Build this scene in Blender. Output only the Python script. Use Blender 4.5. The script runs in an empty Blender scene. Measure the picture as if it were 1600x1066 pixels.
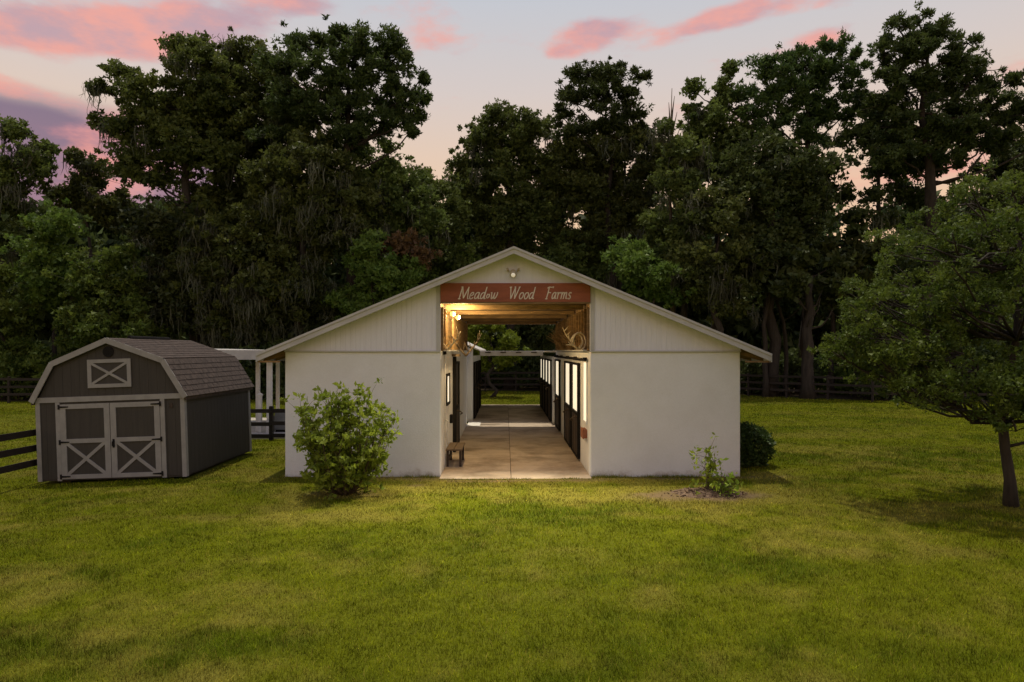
import bpy, math, random
import numpy as np
from mathutils import Vector, Matrix, Euler
R = math.radians
rnd = random.Random(7)
C = bpy.context.scene.collection
S = bpy.context.scene
F = 1067.0          # focal length in photo pixels

# ------------------------------------------------------------------ camera
cam_d = bpy.data.cameras.new('camera'); cam = bpy.data.objects.new('camera', cam_d); C.objects.link(cam)
cam.location = (0, 0, 3.0); cam.rotation_euler = (R(90), 0, 0)
cam_d.lens = 24.0; cam_d.sensor_width = 36.0
cam_d.shift_x = 10 / 1600; cam_d.shift_y = 15 / 1600
cam_d.clip_end = 6000
S.camera = cam
S.view_settings.view_transform = 'Standard'; S.view_settings.look = 'None'
S.view_settings.exposure = 0; S.view_settings.gamma = 1; S.view_settings.use_curve_mapping = False
S.cycles.max_bounces = 6; S.cycles.use_denoising = True

# ------------------------------------------------------------------ world / sky
SUN_EL, SUN_AZ = 78.0, -27.0      # azimuth measured from +y towards +x
def lin(r, g, b):
    f = lambda c: (c/255/12.92) if c/255 <= .04045 else ((c/255+.055)/1.055)**2.4
    return (f(r), f(g), f(b), 1)
W = bpy.data.worlds.new('World'); S.world = W; W.use_nodes = True
nt = W.node_tree; nt.nodes.clear()
def N(t, **k):
    n = nt.nodes.new(t)
    for a, b in k.items(): setattr(n, a, b)
    return n
def inp(sock, v):
    if isinstance(v, bpy.types.NodeSocket): nt.links.new(v, sock)
    else: sock.default_value = v
def M(op, a, b=0.0, c=0.0, clamp=False):
    n = N('ShaderNodeMath', operation=op, use_clamp=clamp)
    inp(n.inputs[0], a); inp(n.inputs[1], b); inp(n.inputs[2], c)
    return n.outputs[0]
def MIX(f, a, b):
    n = N('ShaderNodeMix', data_type='RGBA'); n.clamp_factor = True
    inp(n.inputs[0], f); inp(n.inputs[6], a); inp(n.inputs[7], b)
    return n.outputs[2]
def SMOOTH(x, lo, hi):
    n = N('ShaderNodeMapRange', interpolation_type='SMOOTHSTEP')
    inp(n.inputs[0], x); n.inputs[1].default_value = lo; n.inputs[2].default_value = hi
    return n.outputs[0]
tc = N('ShaderNodeTexCoord'); sep = N('ShaderNodeSeparateXYZ'); nt.links.new(tc.outputs['Generated'], sep.inputs[0])
dx, dy, dz = sep.outputs
az = M('ARCTAN2', dx, dy); el = M('ARCSINE', dz)
st = N('ShaderNodeMapping'); nt.links.new(tc.outputs['Generated'], st.inputs[0]); st.inputs['Scale'].default_value = (1, 1, 2.6)
st.inputs['Rotation'].default_value = (0, R(-9), 0)
def NOISE(scale, detail=6, rough=.55, w=0):
    n = N('ShaderNodeTexNoise', noise_dimensions='4D')
    nt.links.new(st.outputs[0], n.inputs['Vector']); n.inputs['Scale'].default_value = scale
    n.inputs['Detail'].default_value = detail; n.inputs['Roughness'].default_value = rough; n.inputs['W'].default_value = w
    return n.outputs['Fac']
n1 = NOISE(5.5, 7, .58, 1.3); n2 = NOISE(2.4, 4, .5, 4.1); n3 = NOISE(9, 5, .6, 2.2)
ramp = N('ShaderNodeValToRGB'); cr = ramp.color_ramp
stops = [(0.0, lin(246, 196, 140)), (.16, lin(246, 203, 160)), (.26, lin(238, 207, 180)), (.36, lin(221, 207, 200)), (.48, lin(202, 205, 212)), (.75, lin(164, 176, 202)), (1.0, lin(126, 144, 184))]
cr.elements[0].position = stops[0][0]; cr.elements[0].color = stops[0][1]
cr.elements[1].position = 1; cr.elements[1].color = stops[-1][1]
for p, c in stops[1:-1]:
    e = cr.elements.new(p); e.color = c
nt.links.new(M('MAXIMUM', M('SUBTRACT', el, .0), 0.0), ramp.inputs[0])
base = ramp.outputs[0]
def gauss(px, py, sx, sy, tilt=0.0):
    a0 = math.atan((px-790)/F); e0 = math.atan((548-py)/F*math.cos(a0)); sa = sx/F; se = sy/F
    da = M('SUBTRACT', az, a0); de = M('SUBTRACT', M('SUBTRACT', el, e0), M('MULTIPLY', da, tilt))
    u = M('POWER', M('ABSOLUTE', M('DIVIDE', da, sa)), 2.0); v = M('POWER', M('ABSOLUTE', M('DIVIDE', de, se)), 2.0)
    return M('EXPONENT', M('MULTIPLY', M('ADD', u, v), -1.0))
def total(l):
    s = l[0]
    for q in l[1:]: s = M('ADD', s, q)
    return s
# dark violet bank low on the left
bank = total([gauss(-60, 225, 300, 75), M('MULTIPLY', gauss(230, 320, 220, 70), .55), M('MULTIPLY', gauss(-350, 240, 300, 90), .9)])
bankd = SMOOTH(M('ADD', bank, M('MULTIPLY', M('SUBTRACT', n2, .5), .9)), .3, .85)
bankcol = MIX(SMOOTH(el, .17, .37), lin(150, 112, 134), lin(112, 104, 128))
bankcol = MIX(SMOOTH(n1, .52, .68), bankcol, lin(196, 128, 140))
sky = MIX(M('MULTIPLY', bankd, .92), base, bankcol)
# pink lit clouds
pk = total([gauss(60, 42, 220, 32, .08), gauss(255, 45, 110, 28, .25), M('MULTIPLY', gauss(40, 145, 150, 18, -.1), .85), M('MULTIPLY', gauss(240, 285, 110, 40), .8),
            M('MULTIPLY', gauss(920, 52, 75, 22, .05), 1.0), M('MULTIPLY', gauss(1100, 38, 130, 19, .22), 1.05), M('MULTIPLY', gauss(1240, 10, 120, 16, 0), .9),
            M('MULTIPLY', gauss(1280, 62, 100, 16, .1), .8), M('MULTIPLY', gauss(870, 82, 30, 10), .7), M('MULTIPLY', gauss(470, 5, 60, 16), .8), M('MULTIPLY', gauss(1380, 330, 160, 30), .45), M('MULTIPLY', gauss(640, 245, 60, 12), .4)])
far_c = M('MULTIPLY', SMOOTH(n2, .5, .72), SMOOTH(M('ABSOLUTE', az), .72, 1.0))     # the same kind of cloud all round the sky
hi_c = M('MULTIPLY', SMOOTH(n2, .5, .72), SMOOTH(el, .52, .7))
pk = M('ADD', pk, M('ADD', M('MULTIPLY', far_c, .7), M('MULTIPLY', hi_c, .7)))
pkd = SMOOTH(M('ADD', pk, M('ADD', M('MULTIPLY', M('SUBTRACT', n1, .5), 3.3), M('MULTIPLY', M('SUBTRACT', n3, .5), 1.1))), .25, .95)
pkcol = MIX(SMOOTH(n3, .36, .62), lin(196, 158, 168), lin(250, 165, 148))
sky = MIX(M('MULTIPLY', pkd, .85), sky, pkcol)
nish = N('ShaderNodeTexSky', sky_type='NISHITA'); nish.sun_disc = False
nish.sun_elevation = R(SUN_EL); nish.sun_rotation = R(SUN_AZ)
bg1 = N('ShaderNodeBackground'); nt.links.new(sky, bg1.inputs[0]); bg1.inputs[1].default_value = 0.92
bg2 = N('ShaderNodeBackground'); nt.links.new(nish.outputs[0], bg2.inputs[0]); bg2.inputs[1].default_value = 0.006
add = N('ShaderNodeAddShader'); nt.links.new(bg1.outputs[0], add.inputs[0]); nt.links.new(bg2.outputs[0], add.inputs[1])
wo = N('ShaderNodeOutputWorld'); nt.links.new(add.outputs[0], wo.inputs[0])

sd = bpy.data.lights.new('sun', 'SUN'); sd.energy = 2.9; sd.angle = R(.8); sd.color = (1.0, .90, .70)
sun = bpy.data.objects.new('sun', sd); C.objects.link(sun); sun.location = (0, 30, 60)
to_sun = Vector((math.sin(R(SUN_AZ))*math.cos(R(SUN_EL)), math.cos(R(SUN_AZ))*math.cos(R(SUN_EL)), math.sin(R(SUN_EL))))
sun.rotation_euler = to_sun.to_track_quat('Z', 'Y').to_euler()

# ------------------------------------------------------------------ materials
def mat(name, c1, c2=None, scale=4.0, rough=.8, bump=0.0, bscale=None, stretch=(1, 1, 1), contrast=(.35, .65), spec=.3, metal=0.0, rand=0.0, stain=None, stain_scale=1.0, stain_at=(.6, .75), fine=0.0, emit=None):
    m = bpy.data.materials.new(name); m.use_nodes = True
    t = m.node_tree; b = t.nodes['Principled BSDF']; L = t.links.new
    b.inputs['Roughness'].default_value = rough; b.inputs['Metallic'].default_value = metal
    b.inputs['Specular IOR Level'].default_value = spec
    co = t.nodes.new('ShaderNodeTexCoord'); mp = t.nodes.new('ShaderNodeMapping'); mp.inputs['Scale'].default_value = stretch
    oi = t.nodes.new('ShaderNodeObjectInfo'); ad = t.nodes.new('ShaderNodeVectorMath'); ad.operation = 'MULTIPLY_ADD'
    cb = t.nodes.new('ShaderNodeCombineXYZ')
    for i in range(3): L(oi.outputs['Random'], cb.inputs[i])
    L(cb.outputs[0], ad.inputs[0]); ad.inputs[1].default_value = (13.7, 7.1, 5.3); L(co.outputs['Object'], ad.inputs[2])
    L(ad.outputs[0], mp.inputs[0])
    def noise(sc, det=6, rg=.6):
        n = t.nodes.new('ShaderNodeTexNoise'); n.inputs['Scale'].default_value = sc; n.inputs['Detail'].default_value = det
        n.inputs['Roughness'].default_value = rg; L(mp.outputs[0], n.inputs['Vector']); return n.outputs['Fac']
    def rng_(s, a, c):
        n = t.nodes.new('ShaderNodeMapRange'); L(s, n.inputs[0]); n.inputs[1].default_value = a; n.inputs[2].default_value = c; return n.outputs[0]
    def mix(f, a, c):
        n = t.nodes.new('ShaderNodeMix'); n.data_type = 'RGBA'
        if isinstance(f, float): n.inputs[0].default_value = f
        else: L(f, n.inputs[0])
        for k, v in ((6, a), (7, c)):
            if isinstance(v, bpy.types.NodeSocket): L(v, n.inputs[k])
            else: n.inputs[k].default_value = v
        return n.outputs[2]
    c1 = tuple(c1)+(1,) if len(c1) == 3 else c1
    c2 = c2 or tuple(x*.75 for x in c1[:3]); c2 = tuple(c2)+(1,) if len(c2) == 3 else c2
    col = mix(rng_(noise(scale), *contrast), c1, c2)
    if stain: col = mix(rng_(noise(stain_scale, 5, .65), *stain_at), col, tuple(stain)+(1,))
    if fine:
        hs = t.nodes.new('ShaderNodeHueSaturation'); L(col, hs.inputs['Color'])
        v = t.nodes.new('ShaderNodeMath'); v.operation = 'MULTIPLY_ADD'; L(noise(scale*14, 3), v.inputs[0]); v.inputs[1].default_value = fine*2; v.inputs[2].default_value = 1-fine
        L(v.outputs[0], hs.inputs['Value']); col = hs.outputs[0]
    if rand:
        hs = t.nodes.new('ShaderNodeHueSaturation'); L(col, hs.inputs['Color'])
        v = t.nodes.new('ShaderNodeMath'); v.operation = 'MULTIPLY_ADD'; L(oi.outputs['Random'], v.inputs[0]); v.inputs[1].default_value = rand*2; v.inputs[2].default_value = 1-rand
        L(v.outputs[0], hs.inputs['Value']); col = hs.outputs[0]
    L(col, b.inputs['Base Color'])
    if bump:
        bn = t.nodes.new('ShaderNodeBump'); bn.inputs['Strength'].default_value = bump; bn.inputs['Distance'].default_value = .02
        L(noise(bscale or scale*6, 4), bn.inputs['Height']); L(bn.outputs[0], b.inputs['Normal'])
    if emit:
        b.inputs['Emission Color'].default_value = tuple(emit[0])+(1,); b.inputs['Emission Strength'].default_value = emit[1]
    return m

def leaf_mat(name, a, b_, trans=.35, attr='tint'):
    m = bpy.data.materials.new(name); m.use_nodes = True
    t = m.node_tree; t.nodes.clear(); L = t.links.new
    at = t.nodes.new('ShaderNodeAttribute'); at.attribute_name = attr
    oi = t.nodes.new('ShaderNodeObjectInfo')
    mx = t.nodes.new('ShaderNodeMix'); mx.data_type = 'RGBA'; L(at.outputs['Fac'], mx.inputs[0])
    mx.inputs[6].default_value = tuple(a)+(1,); mx.inputs[7].default_value = tuple(b_)+(1,)
    hs = t.nodes.new('ShaderNodeHueSaturation'); L(mx.outputs[2], hs.inputs['Color'])
    v = t.nodes.new('ShaderNodeMath'); v.operation = 'MULTIPLY_ADD'; L(oi.outputs['Random'], v.inputs[0]); v.inputs[1].default_value = .5; v.inputs[2].default_value = .75
    L(v.outputs[0], hs.inputs['Value'])
    h = t.nodes.new('ShaderNodeMath'); h.operation = 'MULTIPLY_ADD'; L(oi.outputs['Random'], h.inputs[0]); h.inputs[1].default_value = .03; h.inputs[2].default_value = .485
    L(h.outputs[0], hs.inputs['Hue'])
    d = t.nodes.new('ShaderNodeBsdfPrincipled'); d.inputs['Roughness'].default_value = .55; d.inputs['Specular IOR Level'].default_value = .25
    tr = t.nodes.new('ShaderNodeBsdfTranslucent'); L(hs.outputs[0], d.inputs['Base Color']); L(hs.outputs[0], tr.inputs['Color'])
    ms = t.nodes.new('ShaderNodeMixShader'); ms.inputs[0].default_value = trans; L(d.outputs[0], ms.inputs[1]); L(tr.outputs[0], ms.inputs[2])
    o = t.nodes.new('ShaderNodeOutputMaterial'); L(ms.outputs[0], o.inputs[0])
    return m

def attr_mat(name, attr='col', rough=.9, bump=0, trans=0.0, nscale=30):
    m = bpy.data.materials.new(name); m.use_nodes = True
    t = m.node_tree; L = t.links.new; b = t.nodes['Principled BSDF']
    at = t.nodes.new('ShaderNodeAttribute'); at.attribute_name = attr
    b.inputs['Roughness'].default_value = rough; b.inputs['Specular IOR Level'].default_value = .05
    co = t.nodes.new('ShaderNodeTexCoord'); n = t.nodes.new('ShaderNodeTexNoise'); n.inputs['Scale'].default_value = nscale; n.inputs['Detail'].default_value = 5
    L(co.outputs['Object'], n.inputs['Vector'])
    hs = t.nodes.new('ShaderNodeHueSaturation'); L(at.outputs['Color'], hs.inputs['Color'])
    v = t.nodes.new('ShaderNodeMath'); v.operation = 'MULTIPLY_ADD'; L(n.outputs['Fac'], v.inputs[0]); v.inputs[1].default_value = 1.2; v.inputs[2].default_value = .4
    L(v.outputs[0], hs.inputs['Value']); L(hs.outputs[0], b.inputs['Base Color'])
    if bump:
        bn = t.nodes.new('ShaderNodeBump'); bn.inputs['Strength'].default_value = bump; bn.inputs['Distance'].default_value = .03
        L(n.outputs['Fac'], bn.inputs['Height']); L(bn.outputs[0], b.inputs['Normal'])
    if trans:
        tr = t.nodes.new('ShaderNodeBsdfTranslucent'); L(hs.outputs[0], tr.inputs['Color'])
        ms = t.nodes.new('ShaderNodeMixShader'); ms.inputs[0].default_value = trans
        L(b.outputs[0], ms.inputs[1]); L(tr.outputs[0], ms.inputs[2]); L(ms.outputs[0], t.nodes['Material Output'].inputs[0])
    return m

MT = dict(
    stucco=mat('white_stucco', (.76, .775, .795), (.71, .72, .725), 1.3, .9, .35, 42, stain=(.5, .45, .38), stain_scale=.9, stain_at=(.66, .9), fine=.05),
    siding=mat('white_siding', (.74, .745, .82), (.69, .695, .76), 2.0, .8, .2, 30, stretch=(6, 6, .6), fine=.05),
    trim=mat('barn_trim_paint', (.50, .495, .48), (.42, .415, .40), 3, .7, .1, stretch=(1, 1, 1), fine=.06),
    roof=mat('roof_metal', (.5, .48, .45), (.42, .4, .37), 2, .6),
    rafter=mat('weathered_pine', (.25, .155, .066), (.13, .08, .036), 3, .8, .3, 22, stretch=(1, 1, 5), rand=.25, fine=.15),
    plank=mat('ceiling_pine', (.17, .11, .04), (.075, .045, .02), 2.5, .8, .3, 22, stretch=(.5, 5, 5), rand=.3, fine=.15),
    sign=mat('rust_red_paint', (.31, .10, .055), (.24, .075, .042), 2.5, .75, .15, 30, stretch=(.7, 1, 3), fine=.1),
    letter=mat('cream_lettering', (.72, .64, .54), (.62, .54, .45), 9, .8, fine=.1),
    concrete=mat('aisle_concrete', (.56, .46, .36), (.45, .36, .275), 1.0, .7, .15, 40, stain=(.2, .15, .105), stain_scale=.75, stain_at=(.47, .72), fine=.12),
    patio=mat('patio_concrete', (.5, .46, .41), (.4, .365, .325), 1.5, .85, .1, 40, fine=.08),
    black=mat('black_iron', (.012, .0115, .011), (.02, .018, .017), 8, .75, .1, spec=.08),
    doorpan=mat('dark_door_boards', (.06, .043, .032), (.035, .025, .02), 5, .6, .2, 30, stretch=(3, 3, .5), fine=.15),
    pane=mat('lit_frosted_pane', (.8, .75, .62), (.75, .68, .55), 2, .5, emit=((1.0, .86, .62), .85)),
    shedbody=mat('shed_taupe_boards', (.060, .054, .046), (.050, .045, .039), 3, .8, .25, 25, stretch=(5, 5, .4), fine=.12),
    shedtrim=mat('shed_trim_paint', (.31, .302, .285), (.26, .252, .24), 5, .75, .1, fine=.08),
    shingle=mat('asphalt_shingle', (.092, .068, .056), (.05, .038, .032), 9, .95, .5, 70, fine=.3),
    fence=mat('black_fence_board', (.022, .017, .014), (.035, .027, .022), 6, .8, .3, 25, stretch=(.6, 4, 4), rand=.2),
    pvc=mat('white_post_vinyl', (.70, .67, .62), (.6, .57, .52), 4, .5, fine=.05),
    bark=mat('grey_bark', (.055, .045, .036), (.028, .023, .019), 3, .95, .6, 14, stretch=(3, 3, .6)),
    barkp=mat('pine_bark', (.045, .034, .026), (.022, .017, .013), 2.5, .95, .6, 12, stretch=(2, 2, .7)),
    twig=mat('green_brown_stem', (.10, .075, .045), (.06, .045, .028), 9, .9),
    antler=mat('bleached_antler', (.62, .52, .34), (.42, .33, .2), 9, .6, .2),
    darkantler=mat('dark_antler', (.06, .042, .028), (.11, .08, .05), 9, .7, .2),
    brush=mat('dried_brush', (.12, .075, .035), (.2, .13, .06), 9, .9),
    mulch=mat('bark_mulch', (.075, .045, .03), (.16, .11, .075), 14, .95, .8, 40, fine=.3),
    sun_white=mat('painted_sunlight_white', (.8, .77, .72), (.74, .7, .64), 4, .8),  # white that paints sunlight onto the aisle concrete
    bench=mat('worn_bench_wood', (.17, .12, .075), (.10, .07, .045), 4, .75, .3, 25, stretch=(.6, 5, 5), fine=.15),
    box=mat('grey_utility_box', (.2, .2, .19), (.15, .15, .145), 4, .6),
    brown=mat('rust_brown_box', (.33, .13, .07), (.24, .09, .05), 6, .7),
    bulb=mat('lit_amber_bulb', (1, .8, .5), (1, .8, .5), 2, .4, emit=((1.0, .44, .07), 3.4)),
    flood=mat('added_glow_flood_glass', (.9, .85, .75), (.85, .8, .7), 2, .4, emit=((1.0, .9, .66), .3)),  # faint glow added; the gable bulb itself is unlit
    fixture=mat('cream_fixture', (.5, .44, .33), (.42, .37, .27), 5, .6),
    moss=leaf_mat('spanish_moss', (.070, .078, .048), (.125, .128, .082), .35),
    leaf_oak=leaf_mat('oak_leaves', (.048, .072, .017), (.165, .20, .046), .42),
    leaf_pine=leaf_mat('pine_needles', (.033, .056, .016), (.10, .142, .036), .36),
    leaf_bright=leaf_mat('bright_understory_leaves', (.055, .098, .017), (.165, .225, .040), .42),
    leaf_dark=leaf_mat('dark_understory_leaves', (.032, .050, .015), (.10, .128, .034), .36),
    leaf_rust=leaf_mat('rust_dead_needles', (.08, .04, .018), (.13, .075, .03), .25),
    leaf_bush=leaf_mat('lime_shrub_leaves', (.13, .22, .022), (.32, .42, .045), .45),
    leaf_yard=leaf_mat('yard_tree_leaves', (.046, .092, .013), (.165, .24, .036), .45),
    leaf_box=leaf_mat('boxwood_leaves', (.028, .06, .016), (.085, .15, .036), .3),
)
def add_splash(m):        # mud splashed up unevenly along the wall foot
    t = m.node_tree; L = t.links.new; b = t.nodes['Principled BSDF']; src = b.inputs['Base Color'].links[0].from_socket
    g_ = t.nodes.new('ShaderNodeNewGeometry'); sp = t.nodes.new('ShaderNodeSeparateXYZ'); L(g_.outputs['Position'], sp.inputs[0])
    n = t.nodes.new('ShaderNodeTexNoise'); n.inputs['Scale'].default_value = 3.2; n.inputs['Detail'].default_value = 7; n.inputs['Roughness'].default_value = .65; L(g_.outputs['Position'], n.inputs['Vector'])
    a1 = t.nodes.new('ShaderNodeMath'); a1.operation = 'MULTIPLY_ADD'; L(sp.outputs[2], a1.inputs[0]); a1.inputs[1].default_value = -1.1; L(n.outputs['Fac'], a1.inputs[2])
    r_ = t.nodes.new('ShaderNodeMapRange'); L(a1.outputs[0], r_.inputs[0]); r_.inputs[1].default_value = .38; r_.inputs[2].default_value = .62; r_.inputs[4].default_value = .55
    mx = t.nodes.new('ShaderNodeMix'); mx.data_type = 'RGBA'; L(r_.outputs[0], mx.inputs[0]); L(src, mx.inputs[6]); mx.inputs[7].default_value = (.30, .235, .16, 1); L(mx.outputs[2], b.inputs['Base Color'])
add_splash(MT['stucco'])
MT['ground'] = attr_mat('lawn_soil_and_turf', rough=.95, bump=.5, nscale=26)
MT['grass'] = attr_mat('grass_blades', rough=.7, trans=.35, nscale=3)

# ------------------------------------------------------------------ builders
class MB:
    def __init__(s): s.v = []; s.f = []
    def poly(s, pts, faces):
        n = len(s.v); s.v += [tuple(p) for p in pts]; s.f += [tuple(i+n for i in f) for f in faces]; return s
    def box(s, x0, x1, y0, y1, z0, z1):
        return s.poly([(x0,y0,z0),(x1,y0,z0),(x1,y1,z0),(x0,y1,z0),(x0,y0,z1),(x1,y0,z1),(x1,y1,z1),(x0,y1,z1)],
                      [(0,3,2,1),(4,5,6,7),(0,1,5,4),(1,2,6,5),(2,3,7,6),(3,0,4,7)])
    def prism(s, poly, y0, y1):          # polygon in xz, extruded along y
        n = len(poly)
        return s.poly([(x, y0, z) for x, z in poly]+[(x, y1, z) for x, z in poly],
                      [tuple(range(n)), tuple(range(2*n-1, n-1, -1))]+[(i, i+n, (i+1) % n+n, (i+1) % n) for i in range(n)])
    def bar(s, a, b, w, h, up=(0, 0, 1)):
        a = Vector(a); b = Vector(b); d = (b-a).normalized(); u = Vector(up)
        sx = d.cross(u).normalized()*w/2; sz = sx.cross(d).normalized()*h/2
        p = [a-sx-sz, a+sx-sz, a+sx+sz, a-sx+sz, b-sx-sz, b+sx-sz, b+sx+sz, b-sx+sz]
        return s.poly(p, [(0,1,2,3),(7,6,5,4),(0,4,5,1),(1,5,6,2),(2,6,7,3),(3,7,4,0)])
    def tube(s, pts, rad, n=6):
        pts = [Vector(p) for p in pts]; base = len(s.v); k = len(pts)
        for i, p in enumerate(pts):
            d = (pts[min(i+1, k-1)]-pts[max(i-1, 0)]).normalized()
            a = d.orthogonal().normalized() if i == 0 else (a-d*a.dot(d)).normalized()
            b = d.cross(a)
            r = rad[i] if hasattr(rad, '__len__') else rad
            for j in range(n):
                t = 2*math.pi*j/n; s.v.append(tuple(p+(a*math.cos(t)+b*math.sin(t))*r))
        for i in range(k-1):
            for j in range(n):
                s.f.append((base+i*n+j, base+i*n+(j+1) % n, base+(i+1)*n+(j+1) % n, base+(i+1)*n+j))
        s.f.append(tuple(base+j for j in range(n-1, -1, -1))); s.f.append(tuple(base+(k-1)*n+j for j in range(n)))
        return s
    def disc(s, c, r, y0, y1, n=20):     # short cylinder along y
        return s.prism([(c[0]+r*math.cos(2*math.pi*i/n), c[1]+r*math.sin(2*math.pi*i/n)) for i in range(n)], y0, y1)
    def ball(s, c, r, n=10, sz=1.0):
        pts = []; fs = []; m = n//2+1
        for i in range(m+1):
            t = math.pi*i/m
            for j in range(n):
                p = 2*math.pi*j/n; pts.append((c[0]+r*math.sin(t)*math.cos(p), c[1]+r*math.sin(t)*math.sin(p), c[2]+r*sz*math.cos(t)))
        for i in range(m):
            for j in range(n): fs.append((i*n+j, i*n+(j+1) % n, (i+1)*n+(j+1) % n, (i+1)*n+j))
        return s.poly(pts, fs)
    def build(s, name, m, parent=None, world=True, smooth=False, bevel=0, **props):
        me = bpy.data.meshes.new(name)
        off = org(parent) if (world and parent) else Vector((0, 0, 0))
        me.from_pydata([(x-off.x, y-off.y, z-off.z) for x, y, z in s.v], [], s.f)
        me.validate(); me.update()
        return link(name, me, m, parent, smooth, bevel, **props)
def org(o):
    v = Vector((0, 0, 0))
    while o: v = v+o.location; o = o.parent
    return v
def link(name, me, m=None, parent=None, smooth=False, bevel=0, **props):
    if m is not None and not me.materials: me.materials.append(m)
    o = bpy.data.objects.new(name, me); C.objects.link(o); o.parent = parent
    if smooth:
        for p in me.polygons: p.use_smooth = True
    if bevel:
        b = o.modifiers.new('bevel', 'BEVEL'); b.width = bevel; b.segments = 2; b.limit_method = 'ANGLE'
    for k, v in props.items(): o[k] = v
    return o
def thing(name, label, cat, loc=(0, 0, 0), rot=(0, 0, 0), group=None, kind=None):
    o = bpy.data.objects.new(name, None); C.objects.link(o); o.location = loc; o.rotation_euler = rot; o.empty_display_size = .2
    if label: o['label'] = label
    if cat: o['category'] = cat
    if group: o['group'] = group
    if kind: o['kind'] = kind
    return o
def np_mesh(name, verts, nper, tint=None, col=None):
    """verts (n, nper, 3) -> a mesh of n separate polygons; tint (n,) or col (n,3) per face"""
    n = verts.shape[0]; me = bpy.data.meshes.new(name)
    me.vertices.add(n*nper); me.vertices.foreach_set('co', verts.reshape(-1).astype(np.float32))
    me.loops.add(n*nper); me.loops.foreach_set('vertex_index', np.arange(n*nper, dtype=np.int32))
    me.polygons.add(n); me.polygons.foreach_set('loop_start', np.arange(0, n*nper, nper, dtype=np.int32))
    me.update(calc_edges=True)
    if tint is not None:
        a = me.attributes.new('tint', 'FLOAT', 'FACE'); a.data.foreach_set('value', tint.astype(np.float32))
    if col is not None:
        a = me.attributes.new('col', 'FLOAT_COLOR', 'FACE'); c = np.ones((n, 4), np.float32); c[:, :3] = col; a.data.foreach_set('color', c.reshape(-1))
    return me
def at(px, py, d): return Vector(((px-790)/F*d, d, 3.0-(py-548)/F*d))

# ------------------------------------------------------------------ ground
def vnoise(x, y, s, seed):
    r = np.random.RandomState(seed); g = r.rand(256, 256)
    fx, fy = x/s+57.3, y/s+91.7; ix, iy = np.floor(fx).astype(int), np.floor(fy).astype(int); u, v = fx-ix, fy-iy
    u = u*u*(3-2*u); v = v*v*(3-2*v)
    G = lambda a, b: g[a % 256, b % 256]
    return (G(ix, iy)*(1-u)+G(ix+1, iy)*u)*(1-v)+(G(ix, iy+1)*(1-u)+G(ix+1, iy+1)*u)*v
def fbm(x, y, s, seed): return (vnoise(x, y, s, seed)*.5+vnoise(x, y, s/2.1, seed+1)*.3+vnoise(x, y, s/4.3, seed+2)*.2)
def sst(x, a, b):
    t = np.clip((x-a)/(b-a), 0, 1); return t*t*(3-2*t)
def hgt(x, y):
    h = -.12*sst(-x, 7.4, 11.5)*sst(y, 6, 12)*(1-sst(y, 24, 32))
    h = h+(fbm(x, y, 3.0, 5)-.5)*.05*(np.abs(x) < 30)
    flat = ((x > -5.6) & (x < 5.9) & (y > 16.0) & (y < 39))
    h = np.where(flat, -.03, h)
    return h
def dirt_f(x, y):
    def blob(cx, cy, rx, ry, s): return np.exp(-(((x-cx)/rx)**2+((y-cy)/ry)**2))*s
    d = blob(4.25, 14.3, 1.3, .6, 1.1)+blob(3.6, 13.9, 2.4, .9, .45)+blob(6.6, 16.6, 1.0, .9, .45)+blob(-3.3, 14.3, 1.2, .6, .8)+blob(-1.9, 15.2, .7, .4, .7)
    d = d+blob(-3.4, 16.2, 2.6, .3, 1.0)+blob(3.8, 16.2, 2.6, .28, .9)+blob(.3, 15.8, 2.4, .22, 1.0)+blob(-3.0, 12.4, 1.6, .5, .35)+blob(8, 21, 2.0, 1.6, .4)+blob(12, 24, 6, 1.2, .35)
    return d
def turf(x, y):
    """(straw amount 0..1, dark amount 0..1)"""
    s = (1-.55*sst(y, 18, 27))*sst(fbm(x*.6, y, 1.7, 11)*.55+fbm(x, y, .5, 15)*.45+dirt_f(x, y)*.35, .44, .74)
    k = sst(fbm(x*.6, y, 1.3, 31)*.6+fbm(x, y, .4, 35)*.4, .45, .72)
    return s, k
GREEN = np.array([.144, .164, .006]); DARK = np.array([.062, .098, .005]); STRAW = np.array([.235, .205, .036]); SOIL = np.array([.21, .145, .085]); LITTER = np.array([.045, .033, .020])
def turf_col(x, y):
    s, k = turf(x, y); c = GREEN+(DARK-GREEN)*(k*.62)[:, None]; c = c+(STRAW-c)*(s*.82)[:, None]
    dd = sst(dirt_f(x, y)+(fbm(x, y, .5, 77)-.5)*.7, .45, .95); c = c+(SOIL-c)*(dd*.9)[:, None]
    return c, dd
def axis(lo, hi, step, far):
    a = list(np.arange(lo, hi+1e-6, step)); g = step
    l, h = [lo], [hi]
    while l[-1] > -far: g *= 1.6; l.append(l[-1]-g)
    g = step
    while h[-1] < far: g *= 1.6; h.append(h[-1]+g)
    return np.array(l[:0:-1]+a+h[1:])
gx, gy = axis(-18, 18, .2, 2500), axis(3, 52, .25, 2500)
X, Y = np.meshgrid(gx, gy); xs, ys = X.ravel(), Y.ravel(); zs = hgt(xs, ys)
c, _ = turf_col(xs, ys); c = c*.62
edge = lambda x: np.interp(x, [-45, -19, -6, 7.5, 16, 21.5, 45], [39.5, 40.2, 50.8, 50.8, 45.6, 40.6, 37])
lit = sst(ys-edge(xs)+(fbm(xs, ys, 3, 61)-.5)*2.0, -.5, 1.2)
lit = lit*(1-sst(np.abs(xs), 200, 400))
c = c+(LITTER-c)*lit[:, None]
me = bpy.data.meshes.new('lawn'); nx, ny = len(gx), len(gy)
idx = np.arange(nx*ny).reshape(ny, nx)
quads = np.stack([idx[:-1, :-1], idx[:-1, 1:], idx[1:, 1:], idx[1:, :-1]], -1).reshape(-1, 4)
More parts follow.
